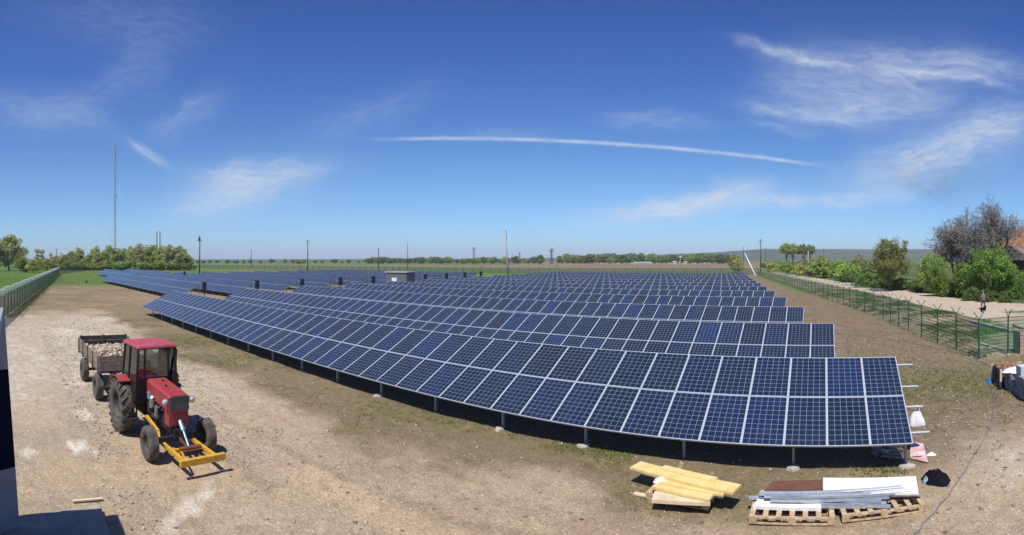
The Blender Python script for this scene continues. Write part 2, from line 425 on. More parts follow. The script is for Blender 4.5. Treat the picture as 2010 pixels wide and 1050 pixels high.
# ------------------------------------------------------------------ ground
ROW0, PITCH, WM = 11.97, 8.2, 1.01
TILT = .466; ZLOW = .65
def right_fence_x(Y):   # x of the right-hand fence at a given Y
    return np.interp(Y, [24.8, 36, 43.6, 174], [7.7, 6.0, 5.1, -22.0])
def road_lo(Y): return np.interp(Y, [10, 34, 39.8, 49.7, 62.9, 99, 180, 400], [22, 13.9, 13.4, 11.9, 10.3, 2.5, -16, -70])
def road_hi(Y): return np.interp(Y, [10, 55, 59, 64, 80, 125, 200, 400], [36, 22.5, 19.9, 17.6, 14.9, 3.4, -15.5, -68])
def lerp(a, b, t): return a*(1-t[..., None]) + np.array(b)*t[..., None]
def near_px(X, Y, px, py, rx, ry, nse):
    """soft spot on the ground around the point seen at px, py (radii in metres)"""
    c = G(px, py); d = np.hypot((X-c.x)/rx, (Y-c.y)/ry)
    return 1-ss(.45, 1.15, d + (nse-.5)*1.3)
def ground_colour(X, Y):
    R = np.hypot(X, Y); TH = np.arctan2(X, Y); PX = X0+F*TH
    n1 = fbm(X*.12, Y*.12, 1); n2 = fbm(X*.5, Y*.5, 2); n3 = fbm(X*2.2, Y*2.2, 3); n4 = fbm(X*.03, Y*.03, 4); n5 = fbm(X*7, Y*7, 5, 3)
    sand = np.array((.42, .325, .225)); C = np.broadcast_to(sand, X.shape+(3,)).copy()
    C = lerp(C, (.34, .25, .17), ss(.45, .75, n2)*.6)
    C = lerp(C, (.48, .40, .30), ss(.5, .75, n1)*.7)
    # wheel tracks along the drive
    tr = np.abs(((Y - 6.2 - .10*(X+12)) + (n1-.5)*1.6)); C = lerp(C, (.50, .38, .26), (1-ss(.2, .7, tr))*.55*(X < 4))
    tr = np.abs(((Y - 7.9 - .06*(X+12)) + (n1-.5)*1.6)); C = lerp(C, (.36, .27, .19), (1-ss(.15, .5, tr))*.5*(X < 4))
    for q_, (c0, sl, wd_, dk) in enumerate(((5.1, .13, .16, .5), (6.75, .10, .14, .45), (8.75, .05, .15, .4), (3.6, .02, .18, .4), (10.1, -.02, .12, .35))):
        tr = np.abs((Y - c0 - sl*(X+12)) + (n1-.5)*(1.2+.3*q_)); wv = .5+.5*np.sin(X*19+q_)*(n3 > .4)
        C = lerp(C, (.24, .175, .115), (1-ss(wd_*.6, wd_*1.9, tr))*dk*1.25*(.55+.45*wv)*ss(.30, .42, n2)*(X < 2)*(Y < 11.5))
    C = lerp(C, (.27, .20, .14), ss(.60, .72, n3)*.35); C = lerp(C, (.47, .40, .31), ss(.62, .74, n5)*.3)
    # pale gravel to the left
    gv = ss(-14, -22, X + (n1-.5)*9)*ss(-62, -48, X+(n1-.5)*8)*ss(9.5, 6.5, Y+(n2-.5)*3)
    C = lerp(C, (.44, .38, .30), gv*.9); C = lerp(C, (.30, .245, .19), gv*ss(.5, .66, n5)*.6)
    C = lerp(C, (.50, .46, .41), gv*ss(.52, .7, n3)*.6)
    g2 = ss(9.3, 5.6, R*0+Y+(n2-.5)*4)*ss(-8, -11, X+(n1-.5)*5)
    C = lerp(C, (.36, .30, .24), g2*ss(.42, .62, n2)*.7)
    # brown green margin before the first row
    mg = ss(8.0, 9.9, Y+(n2-.5)*2.6-1.3*ss(-9, -5, X))*ss(4, -2, X+(n2-.5)*4)*(Y < 13.5)
    C = lerp(C, (.215, .165, .098), mg*.92)
    C = lerp(C, (.16, .15, .07), mg*ss(.45, .66, n2*.5+n5*.5)*.7)
    C = lerp(C, (.30, .24, .17), mg*ss(.6, .75, n3)*.6)
    # brown soil under and between the rows, painted darker to deepen their shadow
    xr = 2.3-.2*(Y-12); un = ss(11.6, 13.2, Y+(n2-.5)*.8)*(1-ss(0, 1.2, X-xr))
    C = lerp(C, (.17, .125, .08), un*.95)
    # soil strip on the right of the rows
    rs = ss(0, 1.2, X-xr)*ss(11.5, 15.0, Y - .35*(X-4)+(n2-.5)*2.5)
    C = lerp(C, (.215, .155, .105), rs*.95); C = lerp(C, (.28, .215, .15), rs*ss(.5, .66, n5)*.5)
    C = lerp(C, (.13, .095, .065), rs*ss(.48, .66, n3*.5+n5*.5)*.7); C = lerp(C, (.16, .155, .075), rs*ss(.5, .64, n1)*ss(.4, .6, n5)*.5)
    gs = rs*(np.exp(-((Y-20.5+(n1-.5)*4)/2.2)**2)*.85 + ss(.56, .7, n2)*.35 + np.exp(-((Y-14.5-(X-4)*.5)/3)**2)*.35*ss(.4, .6, n3))
    C = lerp(C, (.14, .14, .06), np.clip(gs, 0, 1)*.6)
    # stony sand bottom right
    br = ss(2.2, 4.5, X)*ss(17, 11, Y-.4*(X-4)+(n2-.5)*3)
    C = lerp(C, (.50, .42, .33), br*ss(.4, .6, n2)*.75); C = lerp(C, (.58, .53, .47), br*ss(.62, .72, n3)*.5)
    # left side: dirt, then grass
    ls = ss(-40, -56, X+(n1-.5)*14)
    C = lerp(C, (.30, .215, .14), ls); C = lerp(C, (.17, .165, .075), ls*ss(.42, .62, n2*.5+n1*.5)*.8); C = lerp(C, (.20, .15, .10), ls*ss(.5, .62, n3)*.6)
    gl = ss(-92, -112, X+(n1-.5)*24); C = lerp(C, (.085, .15, .03), gl*.95); C = lerp(C, (.22, .2, .1), gl*ss(.6, .75, n2)*.5)
    fb = -.6-.126*(X+44.5)
    of = ss(.4, -.4, Y-fb)*ss(-40, -43, X)
    C = lerp(C, (.26, .2, .15), of*.9); C = lerp(C, (.09, .16, .03), of*ss(-70, -95, X+(n1-.5)*20))
    ff = np.exp(-((Y-fb)/1.3)**2)*ss(-38, -44, X); C = lerp(C, (.12, .14, .06), ff*ss(.35, .55, n2)*.9)
    # outside the right fence: grass, rubble, sand
    xf = right_fence_x(Y)
    rf = ss(-.1, .4, X-xf)*ss(24.0, 25.5, Y)
    C = lerp(C, (.11, .17, .05), rf); C = lerp(C, (.30, .25, .18), rf*ss(.42, .56, n2)*.85)
    rr = rf*(1-ss(1.4, 3.2, X-xf+(n2-.5)*1.5)); C = lerp(C, (.36, .30, .23), rr*.75)
    C = lerp(C, (.5, .4, .26), near_px(X, Y, 1840, 625, 2.0, 4.0, n2)*rf)
    C = lerp(C, (.36, .28, .2), near_px(X, Y, 1730, 590, 1.0, 9.0, n2)*rf*.8)
    # green strip inside the fence far away
    gi = ss(2.5, .6, np.abs(X-xf))*ss(60, 90, Y); C = lerp(C, (.12, .17, .05), gi*.9)
    # road
    lo, hi = road_lo(Y), road_hi(Y)
    rd = ss(-.4, .4, X-lo+(n2-.5)*1.2)*ss(.4, -.5, X-hi+(n2-.5)*1.6)*(Y > 8)
    C = lerp(C, (.50, .41, .32), rd*.97); C = lerp(C, (.42, .34, .27), rd*ss(.5, .7, n3)*.5)
    C = lerp(C, (.12, .15, .05), near_px(X, Y, 2012, 612, 2.2, 1.6, n2))
    ev = ss(-.2, 1.0, X-hi+(n2-.5)*1.6)*(Y > 12); C = lerp(C, (.075, .115, .03), ev); C = lerp(C, (.16, .13, .08), ev*ss(.55, .7, n1)*.7)
    # far fields
    yp = HY + HC*F/np.maximum(R, 1)
    north = ss(118, 126, Y + (n4-.5)*14 + np.clip(-X-60, 0, 200)*.28)*(1-ss(-30, -5, X-xf))
    C = lerp(C, (.12, .17, .04), north)
    leftw = ss(1040, 960, PX)
    brn = (1-leftw)*ss(532.5, 530.5, yp+(n1-.5)*1.2)+leftw*ss(529.5, 527.5, yp+(n1-.5))*ss(519.5, 521.5, yp)
    C = lerp(C, (.20, .145, .105), north*brn*ss(420, 520, PX)); C = lerp(C, (.25, .21, .11), north*brn*ss(.45, .6, fbm(X*.01, Y*.05, 8))*.5)
    farg = ss(520, 518.5, yp); C = lerp(C, (.10, .16, .05), farg*leftw)
    far2 = ss(1100, 1500, R); C = lerp(C, (.09, .12, .05), far2*.9)
    C = lerp(C, (.5, .45, .36), (np.abs(yp-516.3) < .55)*(PX > 1170)*(PX < 1400)*.85)
    d_g = np.clip(mg+un+rs+ls+rf+rd+ev+north+of, 0, 1)
    # whitish lime spills near the tractor
    lm = n2*.25+n3*.4+n5*.35
    for (px, py, rx, ry, k_) in ((150, 880, 1.0, .7, .9), (185, 886, .5, .35, .7), (150, 750, 1.9, 1.2, .6), (170, 815, .9, .5, .7), (52, 890, .5, .4, .7), (120, 655, 5, 2.5, .45)):
        c = G(px, py); dd = np.hypot((X-c.x)/rx, (Y-c.y)/ry); C = lerp(C, (.68, .63, .56), (1-ss(.1, .75, dd+(lm-.5)*2.6))*k_)
    for t in np.linspace(0, 1, 9):
        C = lerp(C, (.70, .64, .56), near_px(X, Y, 330+80*t, 1040-85*t, .30, .22, n3)*.38)
    k_ = 1+.10*(1-d_g)[..., None]+.07*gv[..., None]; C = C*np.array((1.0, .985, .92))*k_; return C, dict(gv=gv, g2=g2, mg=mg, rs=rs, br=br, n2=n2, n3=n3, rf=rf, rd=rd, ev=ev)
def ground_z(X, Y):
    R = np.hypot(X, Y)
    a = (fbm(X*.6, Y*.6, 31)-.5)*.10 + (fbm(X*2.5, Y*2.5, 33)-.5)*.045
    z = a*ss(400, 60, R)
    xf = right_fence_x(Y)
    z = z + np.exp(-((X-xf-1.2)/.7)**2)*(Y > 24)*(Y < 120)*(fbm(X*1.5, Y*1.5, 37))*.35
    # a low bank of spoil inside the fence
    flat = ((X > -9.6) & (Y < 2.2))
    return np.where(flat, z*.2, z)
def hill_z(X, Y):
    R = np.hypot(X, Y); PX = X0+F*np.arctan2(X, Y)
    prof = np.interp(PX, [-900, 380, 900, 1100, 1250, 1400, 1500, 1700, 2050, 2400], [0, 0, 1.0, 3.5, 8, 14, 20.5, 19.5, 19.5, 17])
    top = HC + (prof+2.0)/F*4200 + (fbm(X*.0011, Y*.0011, 41)-.5)*9
    t = ss(900, 4200, R); return t**1.6*top
def build_ground():
    th = np.concatenate([np.linspace(-PI, -1.72, 60, endpoint=False), np.linspace(-1.72, .62, 760, endpoint=False), np.linspace(.62, PI, 70)])
    nr = 560; r = 1.0*(6500/1.0)**(np.linspace(0, 1, nr)**.93)
    T, RR = np.meshgrid(th, r); X = RR*np.sin(T); Y = RR*np.cos(T)
    C, _ = ground_colour(X, Y); Z = ground_z(X, Y) + hill_z(X, Y)
    far = ss(1500, 2600, RR)
    pat = fbm(X*.004, Y*.0016, 51); C = lerp(C, (.035, .07, .035), far); C = lerp(C, (.12, .10, .07), far*ss(.54, .60, pat)*.7)
    V = np.stack([X, Y, Z], -1).reshape(-1, 3)
    V = np.vstack([V, [[0, 0, 0]]])
    nt = len(th); i = np.arange(nr-1)[:, None]; j = np.arange(nt-1)[None, :]
    q = np.stack([i*nt+j, i*nt+j+1, (i+1)*nt+j+1, (i+1)*nt+j], -1).reshape(-1, 4)[:, ::-1]
    C4 = np.concatenate([C.reshape(-1, 3), np.ones((nr*nt, 1))], 1); C4 = np.vstack([C4, [[.4, .33, .24, 1]]])
    m = bpy.data.materials.new('ground_material'); m.use_nodes = True
    N = m.node_tree.nodes; L = m.node_tree.links; p = N['Principled BSDF']
    a = N.new('ShaderNodeAttribute'); a.attribute_name = 'Col'
    g = N.new('ShaderNodeNewGeometry')
    def nse(s, d=6, rg=.7):
        n = N.new('ShaderNodeTexNoise'); n.inputs['Scale'].default_value = s; n.inputs['Detail'].default_value = d; n.inputs['Roughness'].default_value = rg
        L.new(g.outputs['Position'], n.inputs['Vector']); return n.outputs['Fac']
    def mr(v, lo, hi, a_=.3, b_=.7):
        r_ = N.new('ShaderNodeMapRange'); L.new(v, r_.inputs['Value'])
        r_.inputs['From Min'].default_value = a_; r_.inputs['From Max'].default_value = b_
        r_.inputs['To Min'].default_value = lo; r_.inputs['To Max'].default_value = hi; return r_.outputs[0]
    def mul(x, y):
        n = N.new('ShaderNodeMath'); n.operation = 'MULTIPLY'; L.new(x, n.inputs[0]); L.new(y, n.inputs[1]); return n.outputs[0]
    v = mul(mr(nse(3.0), .80, 1.18), mr(nse(26), .60, 1.42)); 
    vor = N.new('ShaderNodeTexVoronoi'); vor.inputs['Scale'].default_value = 14; L.new(g.outputs['Position'], vor.inputs['Vector'])
    v = mul(v, mr(vor.outputs['Distance'], 1.12, .86, .1, .6))
    hs = N.new('ShaderNodeHueSaturation'); L.new(a.outputs['Color'], hs.inputs['Color']); L.new(v, hs.inputs['Value'])
    L.new(hs.outputs[0], p.inputs['Base Color']); p.inputs['Roughness'].default_value = .95; p.inputs['Specular IOR Level'].default_value = .15
    b = N.new('ShaderNodeBump'); b.inputs['Strength'].default_value = .9; b.inputs['Distance'].default_value = .07
    L.new(nse(9, 8, .75), b.inputs['Height']); L.new(b.outputs[0], p.inputs['Normal'])
    me = npmesh('ground', V, q, m, [('Col', 'POINT', 'FLOAT_COLOR', C4)])
    me.polygons.foreach_set('use_smooth', np.ones(len(me.polygons), dtype=bool))
    o = link('ground', me); o['kind'] = 'structure'
build_ground()
def gz(x, y): return float(ground_z(np.array([x*1.0]), np.array([y*1.0]))[0])

# stones and grass tufts
OCT = np.array([(1, 0, 0), (-1, 0, 0), (0, 1, 0), (0, -1, 0), (0, 0, 1), (0, 0, -1)], float)
OCF = np.array([(0, 2, 4), (2, 1, 4), (1, 3, 4), (3, 0, 4), (2, 0, 5), (1, 2, 5), (3, 1, 5), (0, 3, 5)])
def stones(P, S, name, m, label=None, flat=.6):
    n = len(P); k = rng.uniform(.6, 1.4, (n, 6, 3)); V = OCT[None]*k
    a = rng.uniform(0, 2*PI, n); c, s = np.cos(a), np.sin(a)
    x = V[..., 0]*c[:, None]-V[..., 1]*s[:, None]; y = V[..., 0]*s[:, None]+V[..., 1]*c[:, None]
    V = np.stack([x, y, V[..., 2]*flat], -1)*S[:, None, None]+P[:, None, :]
    Fq = (OCF[None]+(np.arange(n)*6)[:, None, None]).reshape(-1, 3)
    me = npmesh(name, V.reshape(-1, 3), Fq, m, [('tone', 'FACE', 'FLOAT', np.repeat(rng.uniform(0, 1, n), 8))])
    return link(name, me)
def stone_mat(name, cols):
    m = bpy.data.materials.new(name); m.use_nodes = True; N = m.node_tree.nodes; L = m.node_tree.links; p = N['Principled BSDF']
    a = N.new('ShaderNodeAttribute'); a.attribute_name = 'tone'; cr = N.new('ShaderNodeValToRGB'); L.new(a.outputs['Fac'], cr.inputs['Fac'])
    e = cr.color_ramp.elements; e[0].color = (*cols[0], 1); e[1].color = (*cols[-1], 1)
    for i, c in enumerate(cols[1:-1]): q = e.new((i+1)/(len(cols)-1)); q.color = (*c, 1)
    L.new(cr.outputs[0], p.inputs['Base Color']); p.inputs['Roughness'].default_value = .95; return m
M['rubble_st'] = stone_mat('rubble_stone', [(.18, .13, .09), (.40, .32, .23), (.55, .48, .38)])
M['gravel'] = stone_mat('gravel_stone', [(.10, .08, .06), (.30, .25, .19), (.42, .36, .28), (.30, .22, .15), (.50, .45, .38)])
def scatter(n, xr, yr, wf, smin, smax, name, rmin=0):
    X = rng.uniform(*xr, n); Y = rng.uniform(*yr, n)
    C, d = ground_colour(X, Y); w = wf(X, Y, d); k = rng.uniform(0, 1, n) < w
    X, Y = X[k], Y[k]; Z = ground_z(X, Y); S = smin*(smax/smin)**(rng.uniform(0, 1, len(X))**2.2)
    o = stones(np.stack([X, Y, Z+S*.1], -1), S, name, M['gravel']); o['kind'] = 'stuff'; return o
scatter(60000, (-48, 6), (2.0, 11), lambda X, Y, d: np.clip(.10+.9*d['gv']+.9*d['g2']*ss(.4, .55, d['n2']), 0, 1)*ss(60, 12, np.hypot(X, Y)), .010, .055, 'gravel')
scatter(16000, (-9, 12), (5, 17), lambda X, Y, d: np.clip(.12+d['br']*ss(.4, .6, d['n2']), 0, 1), .012, .06, 'gravel')
scatter(3500, (4, 14), (14, 90), lambda X, Y, d: np.clip((np.abs(X-right_fence_x(Y)-.9) < 1.1)*1.0*ss(.42, .55, d['n2']), 0, 1), .04, .22, 'rubble_strip')
scatter(9000, (0, 9), (12, 34), lambda X, Y, d: d['rs']*.5, .015, .06, 'soil_clods')

M['grass'] = foliage('grass_blades', (.12, .16, .035), (.26, .26, .09), .25)
def grass(n, xr, yr, wf, h, name='grass', mt='grass'):
    X = rng.uniform(*xr, n); Y = rng.uniform(*yr, n); C, d = ground_colour(X, Y)
    w = wf(X, Y, d); k = rng.uniform(0, 1, n) < w; X, Y = X[k], Y[k]; n = len(X); B = 4
    X = np.repeat(X, B)+rng.normal(0, .05, n*B); Y = np.repeat(Y, B)+rng.normal(0, .05, n*B); Z = ground_z(X, Y)
    a = rng.uniform(0, 2*PI, n*B); H = h*rng.uniform(.4, 1.2, n*B); wd = .012+.01*rng.uniform(0, 1, n*B)
    dx, dy = np.cos(a)*wd, np.sin(a)*wd; lx, ly = rng.normal(0, .4, n*B)*H, rng.normal(0, .4, n*B)*H
    V = np.stack([np.stack([X-dx, Y-dy, Z], -1), np.stack([X+dx, Y+dy, Z], -1), np.stack([X+lx, Y+ly, Z+H], -1)], 1).reshape(-1, 3)
    Fq = np.arange(n*B*3).reshape(-1, 3)
    o = link(name, npmesh(name, V, Fq, M[mt], [('tone', 'FACE', 'FLOAT', np.repeat(rng.uniform(0, 1, n), B))])); o['kind'] = 'stuff'
grass(26000, (-44, 3.5), (8.3, 12.6), lambda X, Y, d: d['mg']*ss(.46, .72, d['n2']*.6+d['n3']*.4)*.35, .055)
grass(1600, (-7, 2), (11.75, 12.5), lambda X, Y, d: ss(.5, .65, d['n2'])*.6, .06)
grass(5500, (1, 9), (12.5, 36), lambda X, Y, d: d['rs']*(np.exp(-((Y-20.5)/2.4)**2)*.9+.1), .10)
M['lawn'] = foliage('lawn_blades', (.07, .145, .03), (.14, .21, .06), .25)
grass(70000, (-2, 16), (24, 100), lambda X, Y, d: d['rf']*(1-d['rd'])*ss(.52, .38, d['n2'])*ss(100, 50, Y)*.8, .13, mt='lawn')
grass(24000, (8, 34), (34, 110), lambda X, Y, d: d['ev']*.8, .3)
grass(14000, (-150, -45), (-14, 14), lambda X, Y, d: (np.abs(Y-(-.6-.126*(X+44.5))) < 1.6)*.8+ss(-90, -120, X)*.4, .22)

# ------------------------------------------------------------------ solar rows
CT, ST = math.cos(TILT), math.sin(TILT)
def slope(s, x=0, off=0): return Vector((x, s*CT-off*ST, ZLOW+s*ST+off*CT))
MW, ML, FRM = 1.006, 1.655, .021
def module_mesh(with_frame):
    g = MB(); g.add([(FRM, FRM, .002), (MW-FRM, FRM, .002), (MW-FRM, ML-FRM, .002), (FRM, ML-FRM, .002)], [(0, 1, 2, 3)], 0)
    g.add([(FRM, FRM, -.006), (MW-FRM, FRM, -.006), (MW-FRM, ML-FRM, -.006), (FRM, ML-FRM, -.006)], [(3, 2, 1, 0)], 1)
    if with_frame: add_frame(g, 2)
    me = g.mesh('solar_panel', [M['cells'], M['backsheet'], M['alu']]); uvl = me.uv_layers.new(name='UVMap')
    m_ = .02
    for i, (u, v) in enumerate(((-m_, -m_), (6+m_, -m_), (6+m_, 10+m_), (-m_, 10+m_))): uvl.data[i].uv = (u+12, v+20)
    return me
def add_frame(g, mi=0):
    for a, b in (((0, 0), (MW, FRM)), ((0, ML-FRM), (MW, ML)), ((0, FRM), (FRM, ML-FRM)), ((MW-FRM, FRM), (MW, ML-FRM))):
        g.box(((a[0]+b[0])/2, (a[1]+b[1])/2, -.014), (b[0]-a[0], b[1]-a[1], .04), None, mi)
PANEL = module_mesh(False); PANELF = module_mesh(True)
fb_ = MB(); add_frame(fb_); FRAME = fb_.mesh('panel_frame', M['alu'])
S1 = ML + .012
def merged_panels(n, name):
    """all modules of one far table in a single mesh, uv per module, own tint per module"""
    g = MB(); T = []; UV = []
    for i in range(n):
        for s0 in (0, S1):
            x0 = i*WM; pts = [slope(s0+v, x0+u, .002) for u, v in ((FRM, FRM), (MW-FRM, FRM), (MW-FRM, ML-FRM), (FRM, ML-FRM))]
            g.add(pts, [(0, 1, 2, 3)], 0); T.append(random.random()); UV += [(0, 0), (6, 0), (6, 10), (0, 10)]
            o = [slope(s0+v, x0+u, -.002) for u, v in ((0, 0), (MW, 0), (MW, ML), (0, ML))]
            o2 = [slope(s0+v, x0+u, -.035) for u, v in ((0, 0), (MW, 0), (MW, ML), (0, ML))]
            g.add(o+o2, [(0, 1, 2, 3), (7, 6, 5, 4), (0, 4, 5, 1), (1, 5, 6, 2), (2, 6, 7, 3), (3, 7, 4, 0)], 1); T += [0]*6; UV += [(0, 0)]*24
    me = g.mesh(name, [M['cells'], M['alu']]); u = me.uv_layers.new(name='UVMap'); u.data.foreach_set('uv', [c for t in UV for c in t])
    a = me.attributes.new('tint', 'FLOAT', 'FACE'); a.data.foreach_set('value', T); return me
PUR = (.38, 1.28, 2.06, 3.0)
def leg_xs(L): 
    xs = []; x = -.10
    while x > -L+.3: xs.append(x); x -= 2.72
    return xs
def support_mesh(L, over=.47):
    """everything below the panels as one mesh; x from -L to 0"""
    g = MB()
    for s in PUR:
        a, b = slope(s, -L-.1, -.06), slope(s, over, -.06); g.bar(a, b, .05, .05)
    for x in leg_xs(L):
        add_legset(g, x)
    return g
def add_legset(g, x):
    g.bar(slope(.15, x, -.12), slope(3.2, x, -.12), .06, .08)
    for y in (.50, 2.55):
        z = ZLOW+y*math.tan(TILT)-.16; g.box((x, y, z/2-.1), (.06, .09, z+.2))
    g.bar((x+.03, 2.5, .5), slope(1.5, x+.03, -.14), .04)
ORD = ['nearest', 'second', 'third', 'fourth', 'fifth', 'sixth', 'seventh', 'eighth', 'ninth', 'tenth', 'eleventh', 'twelfth', 'farthest']
NM = 48; LT = NM*WM
SUPP = support_mesh(LT).mesh('support_frame', M['galv'])
purl = MB(); purl.bar((-LT-.1, 0, 0), (.47, 0, 0), .05, .05); PURL = purl.mesh('purlin', M['alu'])
leg1 = MB(); z1 = ZLOW+.50*math.tan(TILT)-.16; leg1.box((0, 0, z1/2-.1), (.06, .09, z1+.2)); LEGF = leg1.mesh('leg', M['galv'])
leg2 = MB(); z2 = ZLOW+2.55*math.tan(TILT)-.16; leg2.box((0, 0, z2/2-.1), (.06, .09, z2+.2)); LEGR = leg2.mesh('leg', M['galv'])
raf = MB(); raf.bar(slope(.15, 0, -.12), slope(3.2, 0, -.12), .06, .08); raf.bar((.05, 2.5, .5), slope(1.5, .05, -.14), .04); RAFT = raf.mesh('rafter', M['galv'])
def footing_mesh(seed):
    r_ = random.Random(seed); g = MB(); n = 9; ring = [(math.cos(2*PI*k/n)*r_.uniform(.16, .27), math.sin(2*PI*k/n)*r_.uniform(.12, .2)) for k in range(n)]
    vs = [(x, y, -.05) for x, y in ring]+[(x*.8, y*.8, .07) for x, y in ring]+[(0, 0, .09)]
    fs = [(k, (k+1) % n, n+(k+1) % n, n+k) for k in range(n)]+[(n+k, n+(k+1) % n, 2*n) for k in range(n)]
    g.add(vs, fs); return g.mesh('footing', M['concrete'])
FOOT = [footing_mesh(i) for i in range(4)]
GRP = 'rows of solar panels in the field'
for k in range(13):
    xr = 2.11-1.63*k; y0 = ROW0+PITCH*k
    lab = '%s long row of blue solar panels in the main field, on slanted metal frames' % ORD[k] if k in (0, 12) else \
          '%s row of solar panels from the front in the main field' % ORD[k]
    t = thing('solar_array', lab, 'solar array', (xr, y0, 0), 0, GRP)
    if k < 8:
        n_ = 0
        for i in range(NM):
            for s0 in (0, S1):
                o = link('solar_panel', PANEL if k < 3 else PANELF, t)
                o.location = slope(s0, -LT+i*WM+.01); o.rotation_euler = (TILT, 0, 0)
                if k < 3: link('panel_frame', FRAME, o)
    else:
        if k == 8: FARM = merged_panels(NM, 'panel_surface')
        o = link('panel_surface', FARM if k == 8 else merged_panels(NM, 'panel_surface'), t); o.location = (-LT, 0, 0)
    if k == 0:
        for s in PUR:
            o = link('purlin', PURL, t); o.location = slope(s, 0, -.06); o.rotation_euler = (TILT, 0, 0)
        for i, x in enumerate(leg_xs(LT)):
            for me, yy in ((LEGF, .50), (LEGR, 2.55)):
                o = link('leg', me, t); o.location = (x, yy, 0)
                if yy < 1 and i in (0, 1, 3, 4, 6): f_ = link('footing', FOOT[i % 4], t); f_.location = (x, yy-.18, gz(xr+x, y0+yy)-.02); f_.rotation_euler = (0, 0, i*1.3)
            o = link('rafter', RAFT, t); o.location = (x, 0, 0)
    else:
        link('support_frame', SUPP, t)
def far_table(xr, y0, n, lab):
    t = thing('solar_array', lab, 'solar array', (xr, y0, 0), 0, GRP)
    o = link('panel_surface', merged_panels(n, 'panel_surface'), t); o.location = (-n*WM, 0, 0)
    link('support_frame', support_mesh(n*WM, .1).mesh('support_frame', M['galv']), t)
inv = MB(); inv.box((0, 0, 1.62), (.62, .30, 1.15)); INVB = inv.mesh('cabinet_body', M['black'])
inv = MB(); inv.box((0, 0, .5), (.10, .10, 1.1)); INVP = inv.mesh('cabinet_post', M['iron'])
for k in range(1, 11):
    xr = -59.8-1.85*(k-1); y0 = ROW0+PITCH*k
    far_table(xr, y0, 56, '%s row of solar panels from the front in the left field beyond the aisle' % ORD[k-1])
    t = thing('inverter_cabinet', 'black inverter cabinet standing at the aisle end of the %s row of the left field' % ORD[k-1], 'electrical cabinet', (xr+1.0, y0+2.9, .15), 0, 'black inverter cabinets along the aisle')
    link('cabinet_body', INVB, t); link('cabinet_post', INVP, t)
    if k in (2, 3):
        far_table(xr-56*WM-4, y0, 48, ('front' if k == 2 else 'rear')+' row of the pair of solar rows at the far left, near the trees')
t = thing('inverter_cabinet', 'black inverter cabinet at the far left between the solar rows and the trees', 'electrical cabinet', PR(362, 118, .3), 0, 'black inverter cabinets along the aisle')
link('cabinet_body', INVB, t); link('cabinet_post', INVP, t)

# kiosk in the aisle
def kiosk():
    p = PR(786, 84); t = thing('transformer_kiosk', 'grey metal transformer kiosk with pale flat roof among the solar rows', 'kiosk', (p.x, p.y, 0), .25)
    g = MB(); g.box((0, 0, 1.5), (4.0, 2.6, 3.0)); g.build('wall', M['kiosk'], t)
    g = MB(); g.box((0, 0, 3.09), (4.3, 2.9, .16)); g.build('roof', M['kioskroof'], t, bevel=.03)
    for x in (-.9, .9):
        g = MB(); g.box((x, -1.32, 1.25), (1.5, .05, 2.3)); d = g.build('door', M['kiosk'], t)
        h = MB(); h.box((x+.5, -1.36, 1.2), (.05, .04, .3)); h.build('handle', M['iron'], d)
    g = MB()
    for i in range(6): g.box((-2.02, 0, 1.9+i*.14), (.04, 1.2, .05))
    g.build('vent', M['iron'], t)
    p = PR(775, 72, 0); t = thing('meter_box', 'small white box standing in front of the transformer kiosk', 'box', (p.x, p.y, 0), .3)
    g = MB(); g.box((0, 0, 1.9), (.8, .4, 1.3)); g.build('box_body', M['white'], t, bevel=.02)
    g = MB(); g.box((0, 0, .6), (.12, .12, 1.3)); g.build('post', M['iron'], t)
kiosk()

